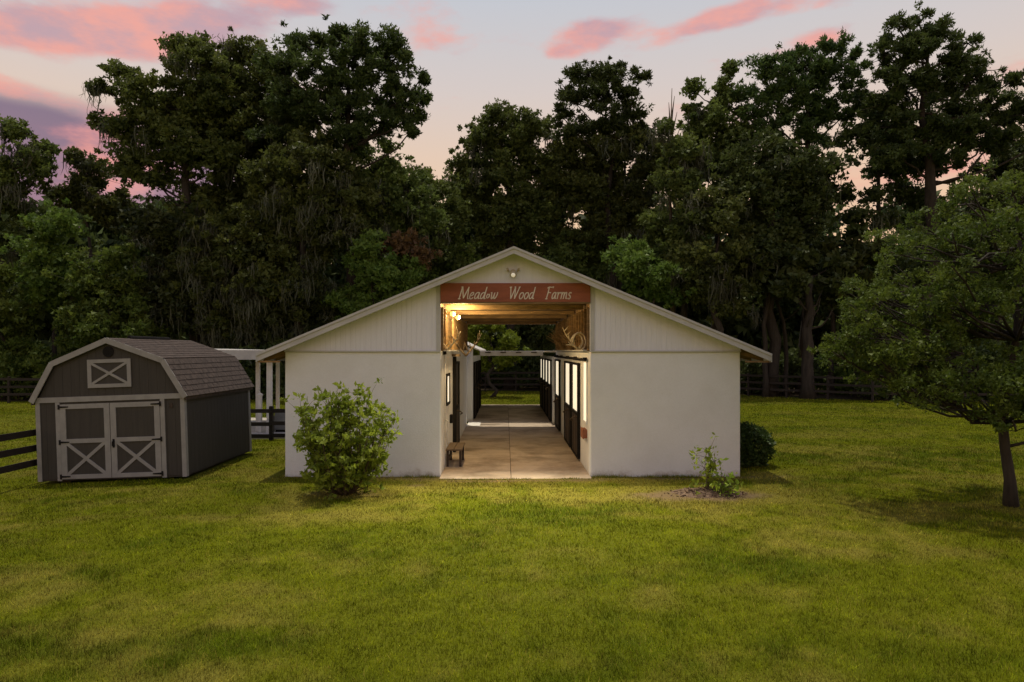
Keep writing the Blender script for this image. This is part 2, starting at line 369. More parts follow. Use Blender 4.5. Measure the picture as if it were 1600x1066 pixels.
me.vertices.add(nx*ny); me.vertices.foreach_set('co', np.stack([xs, ys, zs], -1).astype(np.float32).ravel())
me.loops.add(quads.size); me.loops.foreach_set('vertex_index', quads.ravel().astype(np.int32))
me.polygons.add(len(quads)); me.polygons.foreach_set('loop_start', np.arange(0, quads.size, 4, dtype=np.int32)); me.update(calc_edges=True)
a = me.attributes.new('col', 'FLOAT_COLOR', 'POINT'); cc = np.ones((nx*ny, 4), np.float32); cc[:, :3] = c; a.data.foreach_set('color', cc.ravel())
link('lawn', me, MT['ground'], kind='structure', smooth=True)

# grass blades
g = np.random.RandomState(3)
NB = 900000
yy = np.exp(g.uniform(np.log(4.6), np.log(50), NB)); xx = (g.uniform(-1, 1, NB))*(yy*.80+1.4)
keep = ~((xx > -5.32) & (xx < 5.66) & (yy > 16.38) & (yy < 27.6)) & ~((xx > -1.62) & (xx < 2.05) & (yy > 15.98) & (yy < 38.1)) & ~((xx > -10.95) & (xx < -7.36) & (yy > 15.88) & (yy < 20)) & ~((xx < -6) & (xx > -12) & (yy > 23.1) & (yy < 30))
xx, yy = xx[keep], yy[keep]
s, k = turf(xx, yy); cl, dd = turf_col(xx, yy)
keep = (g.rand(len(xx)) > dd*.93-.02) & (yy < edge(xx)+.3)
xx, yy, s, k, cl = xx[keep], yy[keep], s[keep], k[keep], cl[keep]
n = len(xx)
tall = g.rand(n) < .035
hh = g.uniform(.018, .055, n)*(1+.5*k-.25*s)*np.where(tall, 1.7, 1.0); ww = g.uniform(.004, .008, n)*np.maximum(1, yy/6.0)
th = g.uniform(0, 2*np.pi, n); lean = g.normal(0, .55, n)*hh; lth = g.uniform(0, 2*np.pi, n)
zz = hgt(xx, yy)-.004
V = np.zeros((n, 3, 3))
V[:, 0] = np.stack([xx-np.cos(th)*ww/2, yy-np.sin(th)*ww/2, zz], -1); V[:, 1] = np.stack([xx+np.cos(th)*ww/2, yy+np.sin(th)*ww/2, zz], -1)
V[:, 2] = np.stack([xx+np.cos(lth)*lean, yy+np.sin(lth)*lean, zz+hh], -1)
var = (g.uniform(.4, 1.75, n)*(.62+.80*sst(fbm(xx, yy, .15, 51)*.6+fbm(xx, yy, .4, 57)*.4, .28, .72)))[:, None]; dry = (g.rand(n) < .07+.30*s)[:, None]
cl = np.where(dry, STRAW*1.05, cl*1.15)*var
# ragged tufts against the walls and slab edge
nw = 16000; xw = g.uniform(-5.6, 5.9, nw); yw = 16.36-np.abs(g.normal(0, .10, nw)); kw = g.rand(nw) < sst(fbm(xw, yw*0, .6, 91), .42, .75)*np.where((xw > -1.6) & (xw < 2.07), .3, .6)
slab = (xw > -1.6) & (xw < 2.07); yw = np.where(slab, 15.97-np.abs(g.normal(0, .05, nw)), yw); xw, yw = xw[kw], yw[kw]; nw = len(xw)
hw = g.uniform(.03, .11, nw)*np.where((xw > -1.6) & (xw < 2.07), .6, 1); tw = g.uniform(0, 6.28, nw); W3 = np.zeros((nw, 3, 3)); zw = hgt(xw, yw)-.01; ln_ = g.normal(0, .5, nw)*hw; la = g.uniform(0, 6.28, nw)
W3[:, 0] = np.stack([xw-np.cos(tw)*.006, yw-np.sin(tw)*.006, zw], -1); W3[:, 1] = np.stack([xw+np.cos(tw)*.006, yw+np.sin(tw)*.006, zw], -1); W3[:, 2] = np.stack([xw+np.cos(la)*ln_, np.minimum(yw+np.sin(la)*ln_, 16.375), zw+hw], -1)
V = np.concatenate([V, W3]); cl = np.concatenate([cl, np.where((g.rand(nw) < .45)[:, None], STRAW*1.1, (GREEN+DARK)*.7)*g.uniform(.6, 1.3, nw)[:, None]])
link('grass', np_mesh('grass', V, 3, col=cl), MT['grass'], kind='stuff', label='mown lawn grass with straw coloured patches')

# ------------------------------------------------------------------ barn
BF, BB = 16.4, 27.5        # front and back of the barn
BL, BR, OL, OR_ = -5.303, 5.641, -1.56, 2.03
barn = thing('barn', 'white stable barn with low gable roof and open centre aisle', 'barn', (.17, BF, 0))
AX, AZ = .195, 5.36; SL = (5.36-2.84)/6.03        # ridge and slope of the roof underside
def roofz(x): return AZ-abs(x-AX)*SL
MB().box(BL, OL, BF, BF+.2, -.1, 2.985).build('wall', MT['stucco'], barn, bevel=.03)
MB().box(OR_, BR, BF, BF+.2, -.1, 2.985).build('wall', MT['stucco'], barn, bevel=.03)
for x0, x1 in ((BL, BL+.2), (BR-.2, BR)): MB().box(x0, x1, BF+.2, BB, -.1, 2.85).build('wall', MT['stucco'], barn)
MB().box(BL, OL, BB-.2, BB, -.1, 3.0).build('wall', MT['stucco'], barn); MB().box(OR_, BR, BB-.2, BB, -.1, 3.0).build('wall', MT['stucco'], barn)
MB().box(OL-.18, OL, BF+.2, BB-.2, -.1, 2.985).build('wall', MT['stucco'], barn)
MB().box(OR_, OR_+.18, BF+.2, BB-.2, -.1, 2.985).build('wall', MT['stucco'], barn)
def siding(x0, x1, zlo, name='siding'):
    m = MB(); w = .122; x = x0
    while x < x1-.02:
        xe = min(x+w, x1)
        def clampz(q): return roofz(q)-.004
        za, zb = clampz(x+.005), clampz(xe-.005)
        if max(za, zb) > zlo+.02:
            a_, b_ = x+.0018, xe-.0018
            if x < AX < xe: poly = [(a_, zlo), (b_, zlo), (b_, max(zb, zlo+.01)), (AX, clampz(AX)), (a_, max(za, zlo+.01))]
            else: poly = [(a_, zlo), (b_, zlo), (b_, max(zb, zlo+.005)), (a_, max(za, zlo+.005))]
            m.prism(poly, BF-.015, BF-.008)
        x += w
    m.build(name, MT['siding'], barn, kind='stuff')
siding(BL+.0, OL, 3.0); siding(OR_, BR, 3.0); siding(OL, OR_, 4.62)
m = MB(); m.prism([(BL, 2.99), (OL, 2.99), (OL, roofz(OL)-.01), (BL, max(roofz(BL)-.01, 3.0))], BF-.008, BF+.06)
m.prism([(OR_, 2.99), (BR, 2.99), (BR, max(roofz(BR)-.01, 3.0)), (OR_, roofz(OR_)-.01)], BF-.008, BF+.06)
m.prism([(OL, 4.17), (OR_, 4.17), (OR_, roofz(OR_)-.01), (AX, AZ-.01), (OL, roofz(OL)-.01)], BF-.008, BF+.06)
m.build('sheathing', MT['siding'], barn)
for x0, x1 in ((BL, OL), (OR_, BR)): MB().box(x0, x1, BF-.045, BF-.002, 2.965, 2.998).build('drip_strip', MT['trim'], barn)
for x in (OL-.10, OR_+.0): MB().box(x, x+.10, BF-.036, BF-.0205, 3.0, roofz(x)-.05).build('corner_board', MT['trim'], barn)
# roof: two pitched slabs with rake fascia
for sgn in (-1, 1):
    xe = AX+sgn*6.03
    MB().prism([(AX, AZ), (xe, AZ-6.03*SL), (xe, AZ-6.03*SL+.07), (AX, AZ+.07)], BF-.38, BB+.4).build('roof', MT['roof'], barn)
    MB().prism([(AX+sgn*.0015, AZ-.085), (xe-sgn*.02, AZ-6.03*SL-.085), (xe, AZ-6.03*SL+.055), (AX+sgn*.0015, AZ+.055)], BF-.41, BF-.382).build('fascia', MT['trim'], barn)
    MB().prism([(AX+sgn*.0015, AZ+.03), (xe+sgn*.01, AZ-6.03*SL+.03), (xe+sgn*.015, AZ-6.03*SL+.085), (AX+sgn*.0015, AZ+.085)], BF-.435, BF-.412).build('drip_edge', MT['trim'], barn)
    MB().box(min(xe, xe+sgn*.03), max(xe, xe+sgn*.03), BF-.38, BB+.4, AZ-6.03*SL-.11, AZ-6.03*SL+.09).build('fascia', MT['trim'], barn)
    # eave: wooden soffit tails and sub fascia
    wx = BL if sgn < 0 else BR
    m = MB()
    for i in range(14):
        y = BF+.05+i*.8
        m.prism([(wx, roofz(wx)-.18), (xe-sgn*.02, roofz(xe)-.10), (xe-sgn*.02, roofz(xe)-.005), (wx, roofz(wx)-.005)], y, y+.06)
    m.build('rafter_tail', MT['rafter'], barn, kind='stuff')
    MB().box(min(wx, xe-sgn*.03), max(wx, xe-sgn*.03), BF-.37, BF-.33, roofz(xe)-.12, roofz(xe)-.08).build('soffit_board', MT['rafter'], barn)
# ceiling planks across the aisle
me = None
for i in range(37):
    y0 = BF+.07+i*.299; dz = rnd.uniform(-.035, .0)
    if me is None:
        o = MB().box(OL+.0, OR_, 0, .285, 0, .04).build('plank', MT['plank'], barn, world=False); me = o.data
    else: o = link('plank', me, None, barn)
    o.location = (-.17, y0-BF, 4.20+dz)
for y in (17.6, 20.0, 22.4, 24.8, 27.2):
    MB().box(OL+.02, OR_-.02, y, y+.07, 4.06, 4.165).build('joist', MT['rafter'], barn)
# upper aisle side walls: boards behind studs
for sgn, x in ((-1, OL), (1, OR_)):
    a_, b_ = (x-.06, x-.03) if sgn < 0 else (x+.03, x+.06)
    m0 = None
    for i in range(37):
        y0 = BF+.07+i*.299
        o = MB().box(a_+rnd.uniform(-.008, .008), b_, y0, y0+.288, 2.99, 4.19).build('wall_board', MT['rafter'], barn)
    for i in range(17):
        y0 = BF+.09+i*.65
        MB().box(x-.03 if sgn < 0 else x-.06, x+.06 if sgn < 0 else x+.03, y0, y0+.06, 2.99, 4.05).build('stud', MT['rafter'], barn)
    MB().box(min(x, x-sgn*.14), max(x, x-sgn*.14), BF+.25, BB-.25, 2.987, 3.02).build('ledge', MT['trim'], barn)
# back lintel
MB().box(OL, OR_, BB-.12, BB, 4.05, 4.35).build('lintel', MT['rafter'], barn)
m = MB(); m.prism([(BL, 3.0), (OL, 3.0), (OL, roofz(OL)-.01), (BL, roofz(BL)+.0)], BB-.1, BB-.02); m.prism([(OR_, 3.0), (BR, 3.0), (BR, roofz(BR)), (OR_, roofz(OR_)-.01)], BB-.1, BB-.02)
m.prism([(OL, 4.35), (OR_, 4.35), (OR_, roofz(OR_)-.01), (AX, AZ-.01), (OL, roofz(OL)-.01)], BB-.1, BB-.02); m.build('rear_gable', MT['siding'], barn)

def stall_door(parent, side, x, y0, y1, ztop=2.66, zwin=1.28, z0=.06, latch=True, name='stall_door', pane='pane'):
    """Dutch door on an aisle wall; side=+1 hangs on the right wall (faces -x)"""
    f = lambda a: x-side*a
    def bx(m, a, b, ya, yb, za, zb): return m.box(min(f(a), f(b)), max(f(a), f(b)), ya, yb, za, zb)
    d = bx(MB(), .012, .06, y0+.07, y1-.07, z0+.05, zwin-.05).build(name, MT['doorpan'], parent)
    m = MB()
    for ya, yb in ((y0, y0+.07), (y1-.07, y1)): bx(m, .008, .09, ya, yb, z0, ztop)
    for za, zb in ((z0, z0+.05), (zwin-.05, zwin+.02), (ztop-.06, ztop)): bx(m, .009, .088, y0+.07, y1-.07, za, zb)
    m.build('frame', MT['black'], d)
    bx(MB(), .015, .035, y0+.07, y1-.07, zwin+.02, ztop-.06).build('pane', MT[pane], d)
    for q in (.33, .66):
        yy_ = y0+(y1-y0)*q; bx(MB(), .0605, .075, yy_-.03, yy_+.03, z0+.05, zwin-.05).build('batten', MT['doorpan'], d)
    if latch:
        m = MB(); m.tube([(f(.09), y0+.15, zwin-.08), (f(.2), y0+.12, zwin-.1), (f(.26), y0+.2, zwin-.16), (f(.2), y0+.26, zwin-.2)], .018, 6)
        m.tube([(f(.085), y0+.05, zwin-.1), (f(.12), y0+.5, zwin-.1)], .014, 5)
        m.build('latch', MT['darkantler'], d, smooth=True)
    return d
for y0, y1 in ((18.5, 20.3), (20.75, 22.7), (25.0, 27.1)): stall_door(barn, 1, OR_, y0, y1)
MB().tube([(OR_-.07, 16.75, 2.775), (OR_-.07, BB-.15, 2.775)], .035, 8).build('door_rail', MT['black'], barn)
for y in (17.0, 19.4, 21.8, 24.2, 26.4): MB().box(OR_-.1, OR_-.0, y, y+.05, 2.74, 2.83).build('rail_bracket', MT['black'], barn)
w = MB().box(OR_-.012, OR_-.002, 16.95, 17.62, 1.22, 2.70).build('window', MT['pane'], barn)
m = MB()
for ya, yb, za, zb in ((16.9, 16.95, 1.17, 2.75), (17.62, 17.67, 1.17, 2.75), (16.95, 17.62, 1.17, 1.22), (16.95, 17.62, 2.7, 2.75)): m.box(OR_-.03, OR_-.003, ya, yb, za, zb)
m.build('window_frame', MT['stucco'], w)
b = MB().box(OR_-.09, OR_-.003, 16.95, 17.5, .82, 1.03).build('feed_box', MT['brown'], barn); MB().box(OR_-.105, OR_-.091, 16.93, 17.52, .80, 1.05).build('lid', MT['brown'], b)
# left aisle wall
w = MB().box(OL+.003, OL+.012, 17.9, 18.7, 1.62, 2.32).build('window', MT['pane'], barn)
m = MB()
for ya, yb, za, zb in ((17.83, 17.9, 1.55, 2.39), (18.7, 18.77, 1.55, 2.39), (17.9, 18.7, 1.55, 1.62), (17.9, 18.7, 2.32, 2.39)): m.box(OL+.004, OL+.04, ya, yb, za, zb)
m.build('window_frame', MT['black'], w)
MB().box(OL+.003, OL+.08, 19.0, 19.35, .98, 1.2).build('switch_box', MT['black'], barn)
MB().box(OL+.003, OL+.10, 20.1, 20.32, .02, 2.82).build('door_post', MT['black'], barn, bevel=.01)
stall_door(barn, -1, OL, 20.36, 21.9, pane='doorpan')
MB().box(OL+.003, OL+.22, 19.75, 20.35, 2.83, 2.9).build('shelf', MT['bench'], barn)
m = MB(); m.tube([(OL+.03, 17.3, 1.25), (OL+.1, 17.32, 1.2), (OL+.1, 17.35, 1.0), (OL+.05, 17.4, .85), (OL+.09, 17.38, .6)], .018, 6); m.tube([(OL+.03, 17.2, 2.9), (OL+.035, 17.22, .4)], .015, 6); m.build('hose', MT['pvc'], barn, smooth=True)
m = MB(); m.tube([(OL+.02, 17.05, 3.02), (OL+.04, 17.05, 2.9)], .05, 8); m.build('bracket', MT['black'], barn)

# concrete floor with joints
fl = thing('aisle_floor', None, None, (0, 16.0, 0), kind='structure')
MB().box(OL+.0, OR_-.0, 16.03, 38.0, -.12, -.016).build('joint_bed', MT['black'], fl)
MX = .13
ye = [16.0, 19.7, 23.4, 27.5, 28.4, 33, 38.0]
for i in range(6):
    for x0, x1 in ((OL+.002, MX-.006), (MX+.006, OR_-.002)):
        MB().box(x0, x1, ye[i]+.005, ye[i+1]-.005, -.1, -.002+rnd.uniform(-.002, .002)).build('slab', MT['concrete'], fl, bevel=.006)

# farm sign
sg = thing('farm_sign', 'rust red board lettered Meadow Wood Farms above the barn aisle', 'sign', (.235, BF-.04, 4.39))
MB().box(OL-.0, OR_+.0, BF-.075, BF-.035, 4.165, 4.615).build('board', MT['sign'], sg, bevel=.006)
MB().box(OL-.0, OR_+.0, BF-.07, BF+.1, 4.13, 4.163).build('bottom_rail', MT['rafter'], sg)
GL = {
 'M': (1.05, [[(-.02, .04), (.1, 0), (.2, .02)], [(.08, 0), (.14, .5), (.2, 1)], [(.12, .97), (.22, 1), (.36, .5), (.5, .06)], [(.5, .06), (.68, .55), (.86, 1)], [(.84, 1), (.87, .5), (.92, .05), (1.02, .03)]]),
 'e': (.52, [[(.06, .26), (.26, .3), (.4, .42), (.32, .54), (.18, .5), (.07, .3), (.08, .08), (.22, .0), (.42, .12)]]),
 'a': (.58, [[(.42, .48), (.28, .55), (.1, .42), (.04, .18), (.12, .02), (.28, .1), (.42, .4)], [(.45, .55), (.41, .25), (.42, .04), (.55, .06)]]),
 'd': (.60, [[(.42, .46), (.28, .54), (.1, .42), (.04, .18), (.12, .02), (.28, .1), (.42, .4)], [(.50, 1.0), (.45, .5), (.42, .04), (.56, .06)]]),
 'o': (.54, [[(.26, .54), (.1, .42), (.05, .18), (.16, .01), (.32, .06), (.44, .28), (.4, .48), (.26, .54)]]),
 'p': (.42, [[(.14, .42), (.06, .3), (.06, .14), (.16, .08), (.28, .16), (.3, .32), (.22, .42)]]),
 'w': (.74, [[(.0, .48), (.08, .54), (.1, .3), (.12, .06), (.22, .04), (.34, .3), (.38, .52)], [(.38, .52), (.36, .2), (.42, .03), (.54, .1), (.66, .4), (.64, .56)]]),
 'W': (1.15, [[(.0, .94), (.1, 1.0), (.2, .97)], [(.1, 1), (.2, .5), (.3, .02)], [(.3, .02), (.46, .5), (.6, .95)], [(.52, .97), (.6, 1), (.66, .5), (.7, .02)], [(.7, .02), (.88, .5), (1.04, .98)], [(.96, .96), (1.04, 1), (1.12, .97)]]),
 'F': (.72, [[(.0, .03), (.12, .0), (.24, .03)], [(.26, 1), (.2, .5), (.12, .02)], [(.06, .9), (.26, 1.0), (.55, .97), (.74, 1.02), (.72, .92)], [(.2, .52), (.4, .54), (.54, .5)]]),
 'r': (.44, [[(.02, .48), (.12, .55), (.12, .3), (.1, .0)], [(.12, .3), (.22, .5), (.36, .54), (.4, .46)]]),
 'm': (.86, [[(.02, .48), (.12, .55), (.12, .3), (.1, .0)], [(.12, .3), (.26, .53), (.4, .5), (.4, .25), (.38, .0)], [(.4, .3), (.54, .53), (.68, .5), (.68, .2), (.7, .03), (.8, .05)]]),
 's': (.46, [[(.38, .46), (.26, .55), (.12, .47), (.14, .34), (.3, .22), (.32, .08), (.18, .0), (.04, .08)]]),
}
def cat(pts, n=5):
    out = []; P = [pts[0]]+list(pts)+[pts[-1]]
    for i in range(1, len(P)-2):
        for j in range(n):
            t = j/n; q = []
            for a in (0, 1):
                p0, p1, p2, p3 = (P[i+k][a] for k in (-1, 0, 1, 2))
                q.append(.5*(2*p1+(p2-p0)*t+(2*p0-5*p1+4*p2-p3)*t*t+(3*p1-p0-3*p2+p3)*t**3))
            out.append(tuple(q))
    out.append(tuple(pts[-1])); return out
def letter(ch, x, z, h, k):
    m = MB(); nib = .115; na = R(38); nv = (math.cos(na)*nib/2, math.sin(na)*nib/2); y = BF-.0765
    for si, stk in enumerate(GL[ch][1]):
        pts = cat(stk) if len(stk) > 2 else stk
        yy0 = y-.006-.0007*si
        P = [(x+(px+pz*.24)*h*k, z+pz*h) for px, pz in pts]
        top = [(a+nv[0]*h, b_+nv[1]*h) for a, b_ in P]; bot = [(a-nv[0]*h, b_-nv[1]*h) for a, b_ in P]
        # give the thin direction a minimum width
        vs = []; fs = []
        for (ta, tb), (ba, bb) in zip(top, bot): vs += [(ta, yy0, tb), (ba, yy0, bb)]
        for i in range(len(P)-1):
            fs.append((2*i, 2*i+1, 2*i+3, 2*i+2))
        m.poly(vs, fs)
        for i in range(len(P)-1):          # hairline core
            a_, b_ = Vector((P[i][0], yy0+.0003, P[i][1])), Vector((P[i+1][0], yy0+.0003, P[i+1][1]))
            if (b_-a_).length > 1e-4: m.bar(a_, b_, .005, .026*h/.3, up=(0, 0, 1) if abs((b_-a_).normalized().z) < .9 else (1, 0, 0))
    m.build('letter', MT['letter'], sg)
for wd, pa, pb in (('Meadpw', 716, 780), ('Wood', 793.5, 837.5), ('Farms', 852, 895)):
    s_ = F/(BF-.08); xa, xb = (pa-790)/s_, (pb-790)/s_; wtot = sum(GL[ch][0] for ch in wd); h = .285; kk = (xb-xa)/(wtot*h+.2*h)
    x = xa
    for ch in wd: letter(ch, x, 4.235, h, kk); x += GL[ch][0]*h*kk

# lamps
fd = thing('flood_lamp', 'round cream flood lamp in the gable peak above the sign', 'lamp', (.18, BF-.04, 4.86))
MB().disc((.18, 4.87), .075, BF-.07, BF-.031).build('base_plate', MT['fixture'], fd)
MB().tube([(.18, BF-.07, 4.87), (.18, BF-.13, 4.85), (.18, BF-.2, 4.8)], [.03, .05, .085], 12).build('lamp_housing', MT['fixture'], fd, smooth=True)
MB().tube([(.08, BF-.05, 4.9), (.05, BF-.1, 4.93), (.04, BF-.14, 4.95)], [.02, .03, .03], 8).build('sensor', MT['fixture'], fd)
MB().tube([(.28, BF-.05, 4.9), (.31, BF-.1, 4.93), (.32, BF-.14, 4.95)], [.02, .03, .03], 8).build('sensor', MT['fixture'], fd)
MB().ball((.18, BF-.20, 4.795), .055).build('bulb', MT['flood'], fd, smooth=True)
ld = bpy.data.lights.new('added_lawn_spot', 'SPOT'); ld.energy = 2700; ld.color = (1.0, .88, .60); ld.spot_size = R(118); ld.spot_blend = 1.0; ld.shadow_soft_size = .1  # spot added to brighten the lawn centre, gable lamp is unlit
lo = bpy.data.objects.new('added_lawn_spot', ld); C.objects.link(lo); lo.parent = fd; lo.location = (0, -.30, -.22)
lo.rotation_euler = Vector((0, 4.2, 4.6)).to_track_quat('Z', 'Y').to_euler()
for i, (y, lab) in enumerate(((17.3, 'lit amber lamp high on the aisle left wall, nearest the sign'), (19.2, 'lit amber lamp high on the aisle left wall, second behind the sign'))):
    l = thing('wall_lamp', lab, 'lamp', (OL+.02, y, 3.93), group='lit lamps along the aisle')
    MB().box(OL+.001, OL+.06, y-.06, y+.06, 3.86, 4.0).build('base_plate', MT['fixture'], l)
    MB().tube([(OL+.06, y, 3.93), (OL+.16, y, 3.93)], .03, 8).build('socket', MT['fixture'], l)
    MB().ball((OL+.22, y, 3.93), .065).build('bulb', MT['bulb'], l, smooth=True)
    pd = bpy.data.lights.new('lamp_light', 'POINT'); pd.energy = 140; pd.color = (1.0, .72, .34); pd.shadow_soft_size = .1
    po = bpy.data.objects.new('lamp_light', pd); C.objects.link(po); po.parent = l; po.location = (.36, 0, -.02)

# antlers and dried brush on the ledges
def antler(label, base, size, m, seed, spread=1.0, group=None, lying=False):
    t = thing('antlers', label, 'antlers', base, group=group); r = random.Random(seed)
    for sg_ in (-1, 1):
        mb = MB(); p = Vector(base); pts = [p.copy()]; d = Vector((sg_*.5*spread, r.uniform(-.3, .3), .6)).normalized()
        for i in range(6):
            p = p+d*size*.2; pts.append(p.copy()); d = (d+Vector((-sg_*.10 if i > 2 else sg_*.18, r.uniform(-.15, .15), .22 if i < 4 else -.05))).normalized()
        mb.tube(pts, [.03, .027, .024, .022, .018, .013, .006], 7)
        for i in range(1, 6):
            q = pts[i]; dd_ = Vector((-sg_*r.uniform(-.4, .8), r.uniform(-.7, .1), r.uniform(.4, 1))).normalized(); ln = size*r.uniform(.22, .42)
            mb.tube([q, q+dd_*ln*.5, q+dd_*ln+Vector((0, 0, ln*.15))], [.018, .013, .004], 6)
        mb.build('antler', m, t, smooth=True)
    return t
antler('pale antlers with many tines on the left aisle ledge', (OL+.13, 16.9, 3.03), .46, MT['antler'], 3)
antler('dark branching antlers hanging off the left ledge end', (OL+.50, 18.2, 2.86), .62, MT['darkantler'], 5)
antler('pale antlers lying on the right aisle ledge beside the loop', (OR_-.14, 17.9, 3.04), .6, MT['antler'], 8)
t = thing('antler_loop', 'pale looped antler rack at the front of the right ledge', 'antlers', (OR_-.14, 16.95, 3.03))
m = MB(); cx = OR_-.18
for a0, rr in ((0, .19), (1, .165)):
    pts = []
    for i in range(13):
        tt = R(-70+i*25); pts.append((cx-.02-.05*a0+rr*math.cos(tt)*.85, 16.95+.05*a0+.05*math.sin(tt*2), 3.23+rr*1.15*math.sin(tt)))
    m.tube(pts, [.02]*10+[.015, .012, .006], 7)
for tx, tz in ((-.3, .1), (-.36, .02), (-.22, .22)): m.tube([(cx-.12, 16.97, 3.12), (cx-.2+tx*.2, 16.93, 3.14+tz*.4), (cx+tx, 16.9, 3.12+tz)], [.018, .014, .004], 6)
m.build('rack', MT['antler'], t, smooth=True)
def brush(label, base, n, h, seed):
    r = random.Random(seed); t = thing('dried_brush', label, 'dried plant', base, group='dried brush on the right aisle ledge'); m = MB()
    for i in range(n):
        p = Vector(base)+Vector((r.uniform(-.05, .1), r.uniform(-.3, .3), 0)); d = Vector((r.uniform(-.6, .35), r.uniform(-.6, .4), r.uniform(.4, 1))).normalized(); l = h*r.uniform(.5, 1)
        q = p+d*l*.5+Vector((0, 0, .02)); m.tube([p, q, p+d*l-Vector((0, 0, l*.12*r.random()))], [.014, .011, .005], 4)
        for k in range(3):
            e = Vector((r.uniform(-1, 1), r.uniform(-1, 1), r.uniform(-.2, 1))).normalized()*l*.22; m.tube([q, q+e], [.009, .004], 3)
    m.build('twigs', MT['brush'], t)
brush('tangle of dried brush on the right ledge, behind the pale antlers', (OR_-.13, 19.6, 3.02), 130, .7, 1)
brush('taller spray of dried brush at the far end of the right ledge', (OR_-.13, 22.5, 3.02), 130, .95, 2)

# bench and painted patch of sunlight in the aisle
b = thing('step_bench', 'small two plank wooden bench against the left aisle wall', 'bench', (OL+.2, 18.2, 0))
for x0, x1 in ((OL+.02, OL+.22), (OL+.235, OL+.44)): MB().box(x0, x1, 17.55, 18.9, .42, .46).build('plank', MT['bench'], b, bevel=.006)
for y in (17.65, 18.7):
    for x in (OL+.03, OL+.36): MB().box(x, x+.06, y, y+.06, .0, .419).build('leg', MT['doorpan'], b)
MB().box(OL+.05, OL+.1, 17.72, 18.7, .15, .22).build('stretcher', MT['doorpan'], b)
t = MB().box(-1.55, -1.02, 27.0, 28.6, .0, .02).build('painted_sun_patch', MT['sun_white'], None, bevel=.008)  # thin white sheet stands in for a sunlit patch of floor
t['label'] = 'white rectangular sheet painted as sunlight on the aisle floor near the rear door'; t['category'] = 'mat'  # category aside, no mat lies here: the sheet paints sunlight on concrete

# ------------------------------------------------------------------ rear stable wings
wl = thing('stable_wing', 'rear left stable wing with pale metal roof, white end wall', 'stable', (-1.4, 29.2, 0))
MB().box(-5.2, -1.40, 29.2, 29.4, -.1, 2.75).build('wall', MT['stucco'], wl); MB().box(-1.6, -1.4, 29.4, 38, -.1, 2.75).build('wall', MT['stucco'], wl)
MB().prism([(-5.4, 4.9), (-1.1, 2.98), (-1.1, 3.04), (-5.4, 4.96)], 28.9, 38.3).build('roof', MT['pvc'], wl)
MB().prism([(-5.2, 2.75), (-1.4, 2.75), (-1.4, 3.05), (-5.2, 4.75)], 29.22, 29.3).build('gable', MT['siding'], wl)
for y0, y1 in ((29.5, 31.4), (32.0, 33.9), (34.6, 36.5)): stall_door(wl, -1, -1.4, y0, y1, 2.5, 1.5, pane='doorpan')
wr = thing('stable_wing', 'rear right stable wing lined with dark doors and bright windows', 'stable', (1.93, 28.3, 0))
MB().box(1.93, 2.1, 28.0, 38, -.1, 2.75).build('wall', MT['stucco'], wr)
MB().box(2.1, 5.6, 28.0, 28.2, -.1, 2.75).build('wall', MT['stucco'], wr)
MB().prism([(1.6, 2.93), (5.8, 2.93), (5.8, 2.99), (1.6, 2.99)], 27.95, 38.3).build('roof', MT['pvc'], wr)
for y0, y1 in ((28.3, 30.1), (30.3, 32.2), (32.6, 34.4), (34.8, 36.8)): stall_door(wr, 1, 1.93, y0, y1, 2.62, 1.55)
t = thing('aisle_canopy', 'flat roof edged by a pale beam with dark brackets over the rear aisle', 'canopy', (.3, 29.0, 2.9))
MB().box(-1.09, 1.59, 28.92, 29.08, 2.78, 2.985).build('beam', MT['trim'], t, bevel=.01)
MB().box(-1.09, 1.59, 29.085, 38.2, 2.90, 2.98).build('roof', MT['trim'], t)
for y in (31.3, 33.6, 35.9, 38.0): MB().box(-1.09, 1.59, y, y+.09, 2.78, 2.899).build('joist', MT['rafter'], t)
for x in (-.75, -.1, .55, 1.2): MB().box(x-.12, x+.12, 28.895, 28.919, 2.90, 2.95).build('bracket', MT['doorpan'], t)

# ------------------------------------------------------------------ shed
sh = thing('shed', 'taupe barn-style storage shed with pale trim and double doors', 'shed', (-9.15, 15.9, -.055), (0, R(-2.0), 0))
HW, LN, EZ = 1.70, 4.05, 1.95
PK = [(-HW, .06), (HW, .06), (HW, EZ), (1.27, 2.76), (0, 3.26), (-1.27, 2.76), (-HW, EZ)]
def L_(m, name, mt, parent=sh, **k): return m.build(name, MT[mt], parent, world=False, **k)
L_(MB().prism(PK, .03, LN-.03), 'body', 'shedbody')
def gz(x):       # gable height at x
    ax = abs(x); return 3.26-(ax/1.27)*.5 if ax <= 1.27 else 2.76-(ax-1.27)/(HW-1.27)*(2.76-EZ)
m = MB(); x = -HW+.005
while x < HW-.02:
    xe = min(x+.2, HW-.005); seg = [(x+.002, .1), (xe-.002, .1)]
    pts = [q for q in (1.27, 0.0, -1.27) if x+.004 < q < xe-.004]
    m.prism(seg+[(xe-.002, gz(xe)-.02)]+[(q, gz(q)-.02) for q in pts]+[(x+.002, gz(x)-.02)], .012, .029); x += .2
L_(m, 'front_boards', 'shedbody', kind='stuff')
